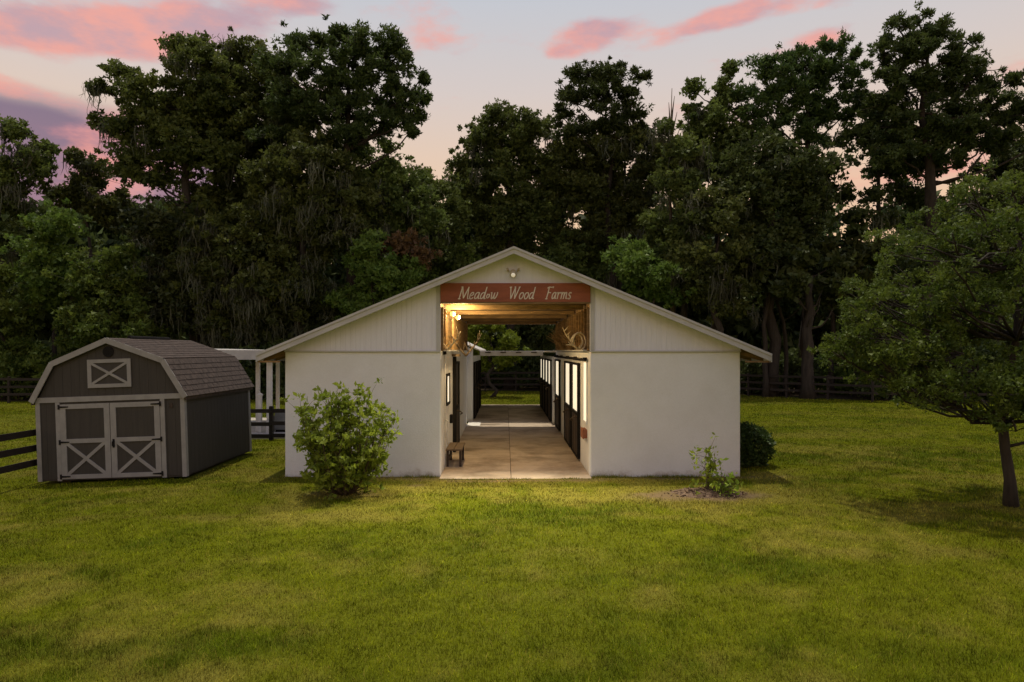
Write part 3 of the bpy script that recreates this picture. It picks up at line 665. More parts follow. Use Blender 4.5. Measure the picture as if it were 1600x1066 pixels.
for sx in (-1, 1):
    m = MB(); y = .05
    while y < LN-.06:
        m.box(min(sx*HW, sx*(HW+.02)), max(sx*HW, sx*(HW+.02)), y+.002, min(y+.2, LN-.04)-.002, .1, EZ-.03); y += .2
    L_(m, 'side_boards', 'shedbody', kind='stuff')
    for y0 in (-.012, LN-.11): L_(MB().box(min(sx*(HW-.065), sx*(HW+.035)), max(sx*(HW-.065), sx*(HW+.035)), y0, y0+(.13 if y0 > 1 else .019), .06, EZ-.02), 'corner_trim', 'shedtrim')
    L_(MB().box(min(sx*(HW+.0205), sx*(HW+.035)), max(sx*(HW+.0205), sx*(HW+.035)), .008, .10, .06, EZ-.02), 'corner_trim', 'shedtrim')
    for y in (.3, 2, 3.7): L_(MB().box(sx*1.2-.1, sx*1.2+.1, y-.1, y+.1, -.12, .06), 'skid', 'doorpan')
L_(MB().box(-HW-.03, HW+.03, -.02, .007, EZ-.06, EZ+.06), 'belt_trim', 'shedtrim')
# rake trim and gambrel roof
OUT = [(HW+.10, EZ-.03), (1.30, 2.80), (0, 3.315), (-1.30, 2.80), (-HW-.10, EZ-.03)]
for i in range(4):
    (xa, za), (xb, zb) = OUT[i], OUT[i+1]
    d = Vector((xb-xa, 0, zb-za)).normalized(); nrm = Vector((d.z, 0, -d.x));
    if nrm.z < 0: nrm = -nrm
    # decking
    q = nrm*.04
    L_(MB().prism([(xa, za), (xa+q.x, za+q.z), (xb+q.x, zb+q.z), (xb, zb)], -.06, LN+.08), 'roof_deck', 'shingle')
    q0 = nrm*.046; w_ = nrm*-.08
    L_(MB().prism([(xa+q0.x, za+q0.z), (xb+q0.x, zb+q0.z), (xb+w_.x, zb+w_.z), (xa+w_.x, za+w_.z)], -.085-.001*i, -.0605), 'rake_trim', 'shedtrim')
    # shingle courses
    low, high = (Vector((xa, 0, za)), Vector((xb, 0, zb))) if za < zb else (Vector((xb, 0, zb)), Vector((xa, 0, za)))
    Ld = (high-low).length; u = (high-low)/Ld; rows = int(Ld/.135); m = MB(); rr = random.Random(i)
    for r_ in range(rows):
        y = -.06-(r_ % 2)*.15+rr.uniform(-.02, .02)
        while y < LN+.08:
            ya, yb = max(y+.006, -.075), min(y+.294, LN+.095)
            if yb-ya > .03:
                lo_ = low+u*(r_*Ld/rows-.012); hi_ = low+u*((r_+1)*Ld/rows); t0 = nrm*(.041+.0); t1 = nrm*(.052+rr.uniform(0, .004)); t2 = nrm*.043
                m.poly([(lo_+t0)[:1]+(ya,)+((lo_+t0).z,) if False else ((lo_+t0).x, ya, (lo_+t0).z), ((lo_+t0).x, yb, (lo_+t0).z), ((lo_+t1).x, ya, (lo_+t1).z), ((lo_+t1).x, yb, (lo_+t1).z), ((hi_+t2).x, ya, (hi_+t2).z), ((hi_+t2).x, yb, (hi_+t2).z)],
                       [(0, 1, 3, 2), (2, 3, 5, 4), (0, 2, 4), (1, 5, 3)])
            y += .30
    L_(m, 'shingles', 'shingle', kind='stuff')
L_(MB().tube([(0, .9, 3.375), (0, 2.9, 3.375)], .05, 6), 'ridge_vent', 'black')
for sx in (-1, 1): L_(MB().box(min(sx*(HW+.07), sx*(HW+.10)), max(sx*(HW+.07), sx*(HW+.10)), -.06, LN+.08, EZ-.10, EZ-.025), 'eave_trim', 'shingle')
# doors
for sx in (-1, 1):
    a_, b_ = (-1.16, -.008) if sx < 0 else (.008, 1.16)
    dr = L_(MB().box(a_, b_, -.004, .0075, .10, 1.84), 'door', 'shedbody')
    def D(m, n='trim_board', mt='shedtrim'): return m.build(n, MT[mt], dr, world=False)
    y0, y1 = -.028, -.0045
    D(MB().box(a_, a_+.13, y0, y1, .10, 1.84)); D(MB().box(b_-.13, b_, y0, y1, .10, 1.84))
    D(MB().box(a_+.13, b_-.13, y0, y1, 1.73, 1.84)); D(MB().box(a_+.13, b_-.13, y0, y1, .10, .20)); D(MB().box(a_+.13, b_-.13, y0, y1, .93, 1.03))
    D(MB().bar((a_+.12, -.014, .19), (b_-.12, -.014, .94), .018, .075, up=(0, 0, 1)), 'brace'); D(MB().bar((a_+.12, -.0165, .94), (b_-.12, -.0165, .19), .018, .075), 'brace')
    for z in (.16, .96, 1.78):
        o = (a_ if sx < 0 else b_); s2 = -sx
        m = MB(); m.prism([(o-s2*.04, z-.055), (o+s2*.0, z-.055), (o, z-.022), (o+s2*.20, z-.012), (o+s2*.20, z+.012), (o, z+.022), (o, z+.055), (o-s2*.04, z+.055)][::1 if s2 > 0 else -1], y0-.012, y0-.001); D(m, 'hinge', 'black')
    if sx > 0:
        m = MB(); m.box(.05, .095, y0-.012, y0-.001, .80, 1.0); m.tube([(.07, y0-.01, .97), (.07, y0-.06, .93), (.07, y0-.06, .85), (.07, y0-.01, .82)], .012, 6); D(m, 'handle', 'black')
for x0, x1 in ((-1.27, -1.168), (1.168, 1.27)): L_(MB().box(x0, x1, -.018, .0072, .06, EZ-.062), 'door_casing', 'shedtrim')
w = L_(MB().box(-.47, .5, -.004, .0072, 2.22, 2.84), 'loft_window', 'shedbody')
def Wd(m, n): return m.build(n, MT['shedtrim'], w, world=False)
Wd(MB().box(-.49, -.40, -.026, -.0045, 2.2, 2.86), 'frame'); Wd(MB().box(.43, .52, -.026, -.0045, 2.2, 2.86), 'frame'); Wd(MB().box(-.40, .43, -.026, -.0045, 2.2, 2.285), 'frame'); Wd(MB().box(-.40, .43, -.026, -.0045, 2.775, 2.86), 'frame')
Wd(MB().bar((-.40, -.014, 2.29), (.43, -.014, 2.77), .018, .055), 'brace'); Wd(MB().bar((-.40, -.0165, 2.77), (.43, -.0165, 2.29), .018, .055), 'brace')
v = L_(MB().disc((0, 3.03), .125, -.012, .0075), 'vent', 'black'); 
for z in (2.98, 3.03, 3.08): v2 = MB().box(-.09, .09, -.02, -.013, z-.004, z+.006).build('louvre', MT['black'], v, world=False)
L_(MB().box(1.38, 1.46, -.006, .0072, 1.68, 1.78), 'plaque', 'doorpan')

# ------------------------------------------------------------------ fences
def fence(label, pts, span, zs, rw=.14, ph=1.45, group=None, zbase=0.0):
    t = thing('fence', label, 'fence', (pts[0][0], pts[0][1], zbase), group=group); pm = None
    for (ax_, ay), (bx_, by) in zip(pts[:-1], pts[1:]):
        A, B = Vector((ax_, ay, 0)), Vector((bx_, by, 0)); Ld = (B-A).length; n_ = max(1, round(Ld/span)); ang = math.atan2(B.y-A.y, B.x-A.x); sp = Ld/n_; rm = None
        for i in range(n_+1):
            p = A+(B-A)*(i/n_)
            if pm is None: o = MB().box(-.06, .06, -.06, .06, -.2, ph).build('post', MT['fence'], t, world=False); pm = o.data
            else: o = link('post', pm, None, t)
            o.location = (p.x-pts[0][0], p.y-pts[0][1], rnd.uniform(-.02, .02)); o.rotation_euler = (rnd.uniform(-.015, .015), rnd.uniform(-.015, .015), ang)
            if i < n_:
                for z in zs:
                    if rm is None: r_ = MB().box(0, sp-.004, -.09, -.062, -rw/2, rw/2).build('rail', MT['fence'], t, world=False); rm = r_.data
                    else: r_ = link('rail', rm, None, t)
                    r_.location = (p.x-pts[0][0], p.y-pts[0][1], z+rnd.uniform(-.012, .012)); r_.rotation_euler = (0, rnd.uniform(-.006, .006), ang)
    return t
fence('long black three rail fence in front of the woods', [(-45, 38.6), (-19, 39.4), (-6.0, 50.4), (7.5, 50.4), (16, 45), (21.5, 40), (45, 36)], 2.44, (.5, .93, 1.36), ph=1.5)
fence('black three rail fence running beside the left wall of the shed', [(-11.32, 12.1), (-11.12, 16.9), (-11.05, 24)], 2.44, (.42, .78, 1.14), rw=.15, ph=1.25, zbase=-.06)
fence('short black fence between the shed and the barn', [(-10.6, 22.9), (-7.86, 22.9), (-5.45, 22.9)], 2.7, (.16, .56, .98), rw=.13, ph=1.12)

# patio with roof behind the shed
MB().box(-12, -5.4, 23.2, 30, -.15, .05).build('patio_slab', MT['patio'], kind='structure')
pv = thing('patio_cover', 'flat pale patio roof on white posts behind the shed', 'canopy', (-9.2, 26, 0.05))
MB().box(-12.2, -8.05, 24.2, 29.4, 2.72, 2.78).build('roof', MT['trim'], pv); MB().box(-12.25, -8.02, 24.14, 24.199, 2.68, 3.02).build('fascia', MT['trim'], pv); MB().box(-8.049, -8.0, 24.2, 29.4, 2.70, 2.98).build('fascia', MT['trim'], pv)
MB().prism([(-12.2, 2.80), (-8.05, 2.80), (-8.05, 2.98), (-12.2, 3.08)], 24.2, 29.4).build('roof_sheet', MT['roof'], pv)
for px, d, w_ in ((403, 24.9, .13), (434, 29.2, .13), (300, 24.9, .13), (300, 29.2, .13)):
    x = (px-790)/F*d; MB().box(x-w_/2, x+w_/2, d-w_/2, d+w_/2, .05, 2.715).build('post', MT['pvc'], pv, bevel=.008)
x = (421-790)/F*24.5
t = thing('porch_post', 'broad white post under the left eave beside the black fence', 'post', (x, 24.5, .05)); MB().box(x-.085, x+.085, 24.42, 24.58, .05, 2.7).build('shaft', MT['pvc'], t, bevel=.01)
MB().box(x-.1, x+.1, 24.4, 24.6, .05, .12).build('base', MT['pvc'], t)
x = (411-790)/F*24.9; t = thing('capped_post', 'short white fence post with pointed cap on the patio', 'post', (x, 24.6, .05))
MB().box(x-.06, x+.06, 24.54, 24.66, .05, 1.38).build('shaft', MT['pvc'], t, bevel=.01); m = MB(); m.poly([(x-.08, 24.52, 1.381), (x+.08, 24.52, 1.381), (x+.08, 24.68, 1.381), (x-.08, 24.68, 1.381), (x-.08, 24.52, 1.42), (x+.08, 24.52, 1.42), (x+.08, 24.68, 1.42), (x-.08, 24.68, 1.42), (x, 24.6, 1.5)], [(3, 2, 1, 0), (0, 1, 5, 4), (1, 2, 6, 5), (2, 3, 7, 6), (3, 0, 4, 7), (4, 5, 8), (5, 6, 8), (6, 7, 8), (7, 4, 8)]); m.build('cap', MT['pvc'], t)
x = (441-790)/F*24.9; t = thing('utility_box', 'grey utility unit on the patio by the barn wall', 'utility box', (x, 24.9, .05))
MB().box(x-.22, x+.3, 24.7, 25.1, .13, .78).build('cabinet', MT['box'], t, bevel=.02); MB().box(x-.25, x+.33, 24.67, 25.13, .781, .83).build('lid', MT['box'], t, bevel=.01); MB().tube([(x-.3, 24.9, .05), (x-.3, 24.9, .6), (x-.23, 24.9, .66)], .03, 8).build('conduit', MT['box'], t)
for y in (24.75, 25.0): MB().box(x-.2, x+.28, y, y+.06, .05, .129).build('foot', MT['black'], t)

# ------------------------------------------------------------------ trees
def leaf_cloud(r, cen, rad, per, size, elong=1.8, out=.5, fl=.75, hollow=.55, tint0=None, tri=False):
    """cen (k,3), rad (k,) -> diamond leaves (n,4,3) and tint (n,)"""
    k = len(cen); n = k*per
    ci = np.repeat(np.arange(k), per)
    d = r.normal(size=(n, 3)); d /= np.linalg.norm(d, axis=1)[:, None]
    rr = rad[ci]*(r.rand(n)**hollow)*r.uniform(.75, 1.15, n)
    p = cen[ci]+d*rr[:, None]*np.array([1, 1, fl])
    ax = r.normal(size=(n, 3)); ax /= np.linalg.norm(ax, axis=1)[:, None]; ax = ax*(1-out)+d*out+np.array([0, 0, .12]); ax /= np.linalg.norm(ax, axis=1)[:, None]
    q = r.normal(size=(n, 3)); q -= ax*(q*ax).sum(1)[:, None]; q /= np.linalg.norm(q, axis=1)[:, None]
    s = size*r.uniform(.4, 1.7, n)
    if tri:
        Wv = q*(s*.62)[:, None]; Lv = ax*(s*elong/2)[:, None]
        V = np.stack([p-Lv*.7+Wv*.8, p-Lv*.5-Wv, p+Lv], 1); ct = r.rand(k) if tint0 is None else tint0
        return V, np.clip(ct[ci]*.65+r.rand(n)*.35, 0, 1)
    L = ax*(s*elong/2)[:, None]; Wd_ = q*(s/2)[:, None]; nrm = np.cross(ax, q)*(s*.18)[:, None]
    V = np.stack([p-L, p+Wd_+nrm, p+L, p-Wd_+nrm], 1)
    ct = r.rand(k) if tint0 is None else tint0
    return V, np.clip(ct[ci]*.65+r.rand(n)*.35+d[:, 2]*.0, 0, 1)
def limb(m, a, b, r0, r1, r, n=5, seg=4, sag=.12):
    a, b = np.array(a), np.array(b); pts = []; L = np.linalg.norm(b-a)
    for i in range(seg+1):
        t = i/seg; p = a+(b-a)*t; p = p+np.array([0, 0, -math.sin(math.pi*t)*L*sag]); 
        if 0 < i < seg: p = p+r.normal(0, L*.035, 3)
        pts.append(tuple(p))
    m.tube(pts, [r0+(r1-r0)*(i/seg) for i in range(seg+1)], n)
    return pts
STY = {'oak': dict(leaf=.15, per=215, cr=(.5, 1.0), gap=1.1, elong=1.7, out=.3, fl=.8, bark='bark', mat='leaf_oak'),
       'pine': dict(leaf=.10, per=230, cr=(.40, .74), gap=.70, elong=2.4, out=.55, fl=.75, bark='barkp', mat='leaf_pine'),
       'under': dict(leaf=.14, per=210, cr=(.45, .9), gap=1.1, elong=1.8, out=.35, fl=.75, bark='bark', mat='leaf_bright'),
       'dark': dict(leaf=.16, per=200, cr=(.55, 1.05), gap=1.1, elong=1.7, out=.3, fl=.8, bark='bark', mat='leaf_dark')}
def tree(kind, d, base_px, blobs, label, trunk_r=.28, moss=0, name=None, matn=None, dens=1.0, seed=0, cat_='tree', group=None, lean_top=None):
    st_ = STY[kind]; r = np.random.RandomState(seed*13+5); bx = (base_px-790)/F*d
    t = thing(name or ('pine_tree' if kind == 'pine' else 'tree'), label, cat_, (bx, d, 0), group=group)
    cens = []; rads = []; bl = []; tints = []
    for px, py, rx, ry in blobs:
        cw = np.array(at(px, py, d)); a_, c_ = rx*1.06/F*d, ry*1.05/F*d; b_ = min(a_, 4.0)*.9
        cw[1] += r.uniform(-.3, .3)*b_
        bl.append((cw, a_, b_, c_))
    for cw, a_, b_, c_ in bl:
        m_ = np.mean(st_['cr']); n = int(max(3, dens*st_['gap']*1.15*(a_*b_*c_)**(2/3)*3.1/(m_**2)*.8))
        for _ in range(n):
            v = r.normal(size=3); v /= np.linalg.norm(v); v *= r.rand()**.42
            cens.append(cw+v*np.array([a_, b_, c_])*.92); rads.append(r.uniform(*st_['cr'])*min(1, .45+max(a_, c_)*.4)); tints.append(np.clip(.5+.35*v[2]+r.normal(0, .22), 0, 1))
    cens, rads = np.array(cens), np.array(rads)
    ec = []
    for cw, a_, b_, c_ in bl:                       # loose sprays that fray the outline
        ne = int((6+9*a_*c_/2.0)*(.6 if kind == 'pine' else 1))
        v = r.normal(size=(ne, 3)); v /= np.linalg.norm(v, axis=1)[:, None]; ec.append(cw+v*r.uniform(.95, 1.28, ne)[:, None]*np.array([a_, b_, c_]))
    ec = np.concatenate(ec)
    # trunk and limbs
    m = MB(); tops = sorted(bl, key=lambda b: -b[0][2]); top = tops[0][0]
    mx = np.mean([b[0][0] for b in bl]); tx = lean_top if lean_top is not None else (bx*.5+mx*.2+top[0]*.3)
    H = top[2]-.4; path = []
    for i in range(9):
        f = i/8; path.append((bx+(tx-bx)*f+(r.normal(0, .22) if 0 < i < 8 else 0), d+(r.normal(0, .12) if i else 0), -.1+(H+.1)*f))
    m.tube(path, [trunk_r*(1.35 if i == 0 else (1.0-.5*(i/8) if i < 5 else .75-.68*((i-4)/4))) for i in range(9)], 9)
    P = np.array(path)
    for cw, a_, b_, c_ in bl:
        hz = max(cw[2]-.45*abs(cw[0]-bx)-.6, H*.22); hz = min(hz, H*.95); f = hz/H*8; i = min(int(f), 7); s0 = P[i]+(P[i+1]-P[i])*(f-i)
        if np.linalg.norm(cw-s0) > .5: limb(m, s0, cw, trunk_r*.32*(1-.5*f/8), trunk_r*.09, r, 5, 4)
    bc = np.array([b[0] for b in bl])
    for c_ in np.concatenate([cens[::2], ec[::2]]):
        j = np.argmin(((bc-c_)**2).sum(1)); limb(m, bc[j], c_, trunk_r*.09, .01, r, 3, 2, .05)
    m.build('trunk', MT[st_['bark']], t, smooth=True)
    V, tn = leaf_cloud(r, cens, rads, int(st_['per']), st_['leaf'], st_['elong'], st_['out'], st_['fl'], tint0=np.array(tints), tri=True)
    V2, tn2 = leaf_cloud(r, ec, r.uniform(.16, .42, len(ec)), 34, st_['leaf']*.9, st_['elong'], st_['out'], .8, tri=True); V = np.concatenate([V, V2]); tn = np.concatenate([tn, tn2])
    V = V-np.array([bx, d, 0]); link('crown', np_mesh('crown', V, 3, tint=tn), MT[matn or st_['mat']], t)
    if moss:
        hang_moss(r, t, bl, moss, (bx, d, 0))
    return t
def hang_moss(r, t, bl, n, off, lenr=(.5, 2.2), spread=1.0):
    Q = []; T = []
    for _ in range(n):
        cw, a_, b_, c_ = bl[r.randint(len(bl))]
        p0 = cw+np.array([r.uniform(-1, 1)*a_, -abs(r.uniform(.2, 1))*b_, r.uniform(-1, .2)*c_]); big = r.uniform(*lenr); tt = r.rand()
        for k in range(40):
            p = p0+r.normal(0, 1, 3)*np.array([.26, .3, .22])*spread; L = big*r.rand()**1.6+.12; w = r.uniform(.012, .045); th_ = r.uniform(0, math.pi); wv = np.array([math.cos(th_)*w, math.sin(th_)*w, 0])
            v = np.clip(tt*.5+r.rand()*.5, 0, 1); a_w = .4; q0 = p
            for f, bw in ((.35, 1.0), (.7, .8), (1.0, .1)):
                q1 = p+np.array([r.normal(0, .17)*f, r.normal(0, .17)*f, -L*f]); Q.append([q0-wv*a_w, q0+wv*a_w, q1+wv*bw, q1-wv*bw]); T.append(v); q0 = q1; a_w = bw
    V = np.array(Q)-np.array(off); link('hanging_moss', np_mesh('hanging_moss', V, 4, tint=np.array(T)), MT['moss'], t, kind='stuff')

TR = [
 ('oak', 46, 8, [(20, 205, 22, 16), (62, 232, 26, 14), (25, 250, 50, 16), (70, 268, 16, 12), (10, 300, 40, 40), (0, 190, 16, 12), (5, 370, 40, 50)], 'ragged mossy oak at the far left edge of the woods', .3, 10),
 ('oak', 49, 140, [(132, 248, 24, 12), (150, 275, 36, 20), (112, 300, 40, 22), (160, 320, 50, 30)], 'small round topped oak between the edge oak and the tall laurel', .2, 6),
 ('oak', 45, 308, [(285, 70, 34, 16), (312, 100, 42, 30), (190, 112, 28, 11), (160, 138, 15, 9), (240, 150, 50, 24), (156, 188, 16, 9), (205, 205, 36, 20), (280, 165, 50, 36), (200, 245, 42, 24), (235, 275, 40, 16), (320, 190, 50, 60), (340, 140, 46, 46), (350, 250, 40, 40)], 'tall open crowned laurel oak with bare limbs showing left of the great pine', .42, 8),
 ('oak', 47, 392, [(382, 76, 28, 20), (365, 120, 44, 34), (420, 140, 44, 44), (400, 200, 60, 50), (440, 240, 60, 50), (390, 290, 60, 50), (350, 310, 50, 40)], 'dense tall oak rising between the laurel oak and great pine', .38, 14),
 ('pine', 44, 545, [(470, 62, 42, 22), (540, 50, 52, 16), (600, 72, 42, 22), (430, 102, 36, 26), (500, 105, 56, 30), (580, 125, 52, 30), (640, 145, 28, 22), (660, 120, 10, 11), (625, 185, 40, 14), (540, 180, 56, 30), (465, 165, 50, 36), (640, 208, 18, 6), (430, 205, 40, 34), (600, 160, 40, 20)], 'great dome topped pine with a long bare trunk', .42, 0),
 ('oak', 43, 470, [(485, 255, 60, 40), (440, 300, 60, 50), (525, 285, 48, 40), (400, 370, 60, 50), (470, 400, 50, 50), (430, 440, 55, 40)], 'oak draped in long grey moss below the great pine', .34, 46),
 ('oak', 46, 612, [(600, 245, 32, 22), (575, 290, 50, 36), (622, 295, 44, 36), (575, 345, 50, 36), (640, 340, 46, 40), (560, 235, 20, 14)], 'mid height oak right of the great pine trunk', .26, 10),
 ('oak', 49, 672, [(662, 285, 36, 16), (692, 325, 38, 34), (655, 350, 46, 36), (700, 390, 36, 36)], 'low oak in the dip of the tree line', .22, 4),
 ('oak', 53, 795, [(785, 188, 42, 18), (745, 212, 24, 16), (836, 200, 32, 18), (722, 268, 22, 32), (785, 245, 50, 34), (850, 250, 40, 36), (760, 315, 46, 38), (832, 320, 46, 36), (720, 325, 28, 22), (790, 380, 56, 26), (860, 380, 40, 30)], 'broad oak standing directly behind the barn ridge', .4, 6),
 ('pine', 51, 950, [(920, 116, 36, 13), (965, 110, 34, 12), (1002, 124, 14, 9), (888, 140, 20, 14), (935, 148, 42, 18), (985, 168, 28, 10), (880, 185, 18, 14), (920, 198, 42, 18), (1000, 190, 20, 14), (955, 200, 25, 14)], 'flat topped pine behind the barn right of the ridge', .34, 0),
 ('oak', 52, 960, [(900, 250, 46, 34), (968, 235, 50, 34), (1008, 215, 22, 20), (935, 305, 50, 36), (1000, 290, 46, 40), (950, 375, 60, 34), (1015, 365, 44, 40)], 'wide oak below the flat topped pine', .36, 12),
 ('oak', 45.5, 1068, [(1055, 235, 32, 26), (1072, 285, 42, 42), (1055, 355, 50, 44), (1030, 410, 46, 36)], 'mossy oak behind the right roof slope, beside the dead snag', .28, 20),
 ('oak', 48, 1115, [(1080, 135, 8, 16), (1143, 108, 7, 14), (1132, 135, 12, 16), (1118, 160, 18, 20), (1090, 190, 22, 22), (1130, 205, 36, 32), (1095, 255, 36, 32), (1140, 260, 36, 36)], 'spire topped oak with ragged upright tips', .26, 2),
 ('pine', 47, 1255, [(1200, 98, 34, 13), (1245, 84, 36, 14), (1295, 76, 34, 12), (1338, 84, 20, 11), (1172, 138, 24, 15), (1225, 132, 38, 16), (1282, 118, 38, 16), (1180, 178, 26, 13), (1240, 172, 40, 16), (1302, 160, 30, 18), (1332, 138, 20, 10), (1210, 215, 40, 18)], 'dome topped pine with forked limbs, left of the tallest tree', .42, 0),
 ('pine', 44, 1450, [(1440, 22, 24, 12), (1398, 42, 20, 14), (1468, 48, 38, 13), (1512, 68, 24, 10), (1385, 85, 20, 14), (1430, 92, 44, 22), (1490, 108, 42, 20), (1545, 108, 24, 11), (1420, 145, 48, 28), (1500, 165, 52, 26), (1568, 128, 24, 13), (1572, 180, 34, 22), (1445, 210, 56, 32), (1540, 212, 36, 18), (1598, 155, 20, 32), (1640, 190, 50, 50)], 'tallest dark tree of the woods, at the right', .48, 0),
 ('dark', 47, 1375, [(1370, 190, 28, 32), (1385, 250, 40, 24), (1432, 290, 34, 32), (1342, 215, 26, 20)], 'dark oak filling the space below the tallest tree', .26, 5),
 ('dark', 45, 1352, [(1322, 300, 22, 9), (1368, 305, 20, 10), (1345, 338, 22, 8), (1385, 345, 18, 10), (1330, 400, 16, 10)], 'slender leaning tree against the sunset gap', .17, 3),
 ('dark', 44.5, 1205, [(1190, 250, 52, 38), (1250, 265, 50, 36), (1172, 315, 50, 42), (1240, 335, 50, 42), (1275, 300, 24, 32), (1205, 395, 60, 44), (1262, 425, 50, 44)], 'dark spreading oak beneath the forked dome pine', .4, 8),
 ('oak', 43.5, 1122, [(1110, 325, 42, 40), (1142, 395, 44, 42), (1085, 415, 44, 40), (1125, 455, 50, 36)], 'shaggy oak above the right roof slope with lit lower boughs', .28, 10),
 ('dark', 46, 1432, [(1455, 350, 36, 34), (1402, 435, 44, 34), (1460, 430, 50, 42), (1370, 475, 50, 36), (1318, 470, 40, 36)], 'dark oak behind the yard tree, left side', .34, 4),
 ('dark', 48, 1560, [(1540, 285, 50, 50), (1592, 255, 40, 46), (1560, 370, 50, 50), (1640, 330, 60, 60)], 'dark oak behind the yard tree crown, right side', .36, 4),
 ('under', 43, 82, [(95, 345, 38, 24), (75, 395, 46, 36), (62, 450, 50, 38), (100, 440, 40, 36)], 'light green young tree left of centre in the left thicket', .16, 0),
 ('under', 41.5, 165, [(172, 400, 40, 24), (140, 440, 50, 36), (200, 455, 50, 36), (150, 510, 60, 40), (210, 520, 50, 36)], 'rounded light green tree directly above the shed roof', .18, 0),
 ('under', 42, 5, [(0, 440, 30, 30), (10, 490, 40, 36), (-20, 530, 50, 40)], 'light green shrub tree cut by the left picture edge', .15, 0),
 ('dark', 43.5, 250, [(250, 350, 50, 40), (275, 415, 50, 46), (240, 460, 46, 40), (290, 480, 50, 40)], 'dull green tree behind the shed, right of the rounded tree', .22, 8),
 ('oak', 43, 330, [(325, 390, 42, 40), (335, 455, 50, 40), (360, 500, 46, 36), (310, 350, 36, 34)], 'grey mossy tree above the gap between shed and barn', .22, 30),
 ('under', 42, 598, [(580, 400, 30, 36), (602, 440, 40, 30), (560, 470, 40, 30), (625, 420, 30, 30)], 'young green pine above the left roof slope', .14, 0),
 ('oak', 42.5, 642, [(640, 385, 30, 20), (655, 400, 24, 20)], 'rust brown dying tree above the left roof slope', .12, 0),
 ('under', 50, 690, [(690, 405, 36, 30), (720, 400, 30, 30), (665, 440, 40, 30)], 'small green tree just left of the barn ridge', .14, 0),
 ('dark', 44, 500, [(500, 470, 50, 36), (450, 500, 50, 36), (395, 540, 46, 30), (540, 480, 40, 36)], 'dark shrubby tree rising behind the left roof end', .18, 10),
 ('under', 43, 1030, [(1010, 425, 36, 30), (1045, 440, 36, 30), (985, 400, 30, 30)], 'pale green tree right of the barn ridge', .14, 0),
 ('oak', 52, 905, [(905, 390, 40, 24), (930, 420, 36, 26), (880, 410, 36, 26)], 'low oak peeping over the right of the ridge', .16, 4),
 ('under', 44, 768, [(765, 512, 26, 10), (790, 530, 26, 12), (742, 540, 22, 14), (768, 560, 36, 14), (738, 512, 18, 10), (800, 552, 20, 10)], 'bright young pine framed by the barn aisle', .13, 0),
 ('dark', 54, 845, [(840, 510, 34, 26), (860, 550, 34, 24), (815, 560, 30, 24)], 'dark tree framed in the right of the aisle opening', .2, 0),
]
MORE = {2: [(250, 210, 40, 30), (300, 235, 50, 36), (330, 90, 24, 20), (225, 180, 30, 16)], 3: [(350, 180, 50, 40), (430, 110, 30, 30), (445, 190, 50, 50), (330, 330, 50, 40)],
 4: [(560, 85, 46, 26), (520, 150, 50, 30), (610, 105, 36, 24), (600, 195, 36, 16), (450, 140, 46, 30), (655, 165, 22, 14), (560, 215, 40, 18), (500, 215, 46, 24)], 5: [(540, 330, 50, 50), (500, 330, 60, 50), (360, 420, 50, 40)],
 6: [(640, 300, 36, 30), (590, 330, 46, 36)], 8: [(760, 215, 36, 26), (815, 225, 40, 26), (745, 290, 40, 34), (800, 290, 46, 34), (880, 300, 40, 40), (700, 300, 22, 18), (800, 345, 60, 30)],
 9: [(945, 128, 40, 16), (900, 165, 30, 16), (960, 185, 40, 18), (895, 205, 30, 20), (980, 145, 24, 12), (985, 205, 30, 18)], 10: [(880, 300, 40, 36), (940, 270, 46, 36), (1020, 250, 36, 36), (970, 335, 60, 36)],
 11: [(1040, 200, 16, 12), (1085, 240, 26, 26), (1090, 330, 40, 40)], 12: [(1110, 180, 20, 18), (1150, 170, 14, 18), (1080, 170, 12, 14), (1150, 225, 30, 26), (1110, 230, 36, 30)],
 13: [(1215, 115, 30, 14), (1265, 100, 34, 14), (1310, 105, 30, 14), (1200, 155, 36, 16), (1260, 150, 40, 16), (1275, 185, 40, 16), (1205, 195, 36, 16), (1345, 110, 16, 10), (1320, 180, 22, 12), (1270, 215, 36, 18)],
 14: [(1405, 65, 30, 16), (1450, 65, 36, 16), (1405, 110, 36, 20), (1460, 125, 46, 24), (1520, 130, 34, 18), (1385, 160, 36, 22), (1545, 155, 36, 20), (1400, 195, 46, 24), (1485, 205, 50, 26), (1570, 215, 36, 22), (1590, 120, 18, 12), (1510, 90, 26, 14), (1470, 245, 50, 24), (1400, 240, 40, 24)],
 15: [(1350, 165, 26, 22), (1390, 220, 36, 26), (1420, 265, 40, 24)], 17: [(1230, 290, 50, 40), (1160, 280, 40, 36), (1300, 265, 26, 22)]}
for i, row in enumerate(TR):
    kind, d, bp, bl, lab, tr_, ms = row
    bl = bl+MORE.get(i, [])
    tree(kind, d, bp, bl, lab, tr_, ms, seed=i+1, matn='leaf_rust' if 'rust' in lab else ('leaf_bush' if 'bright young pine' in lab else None))
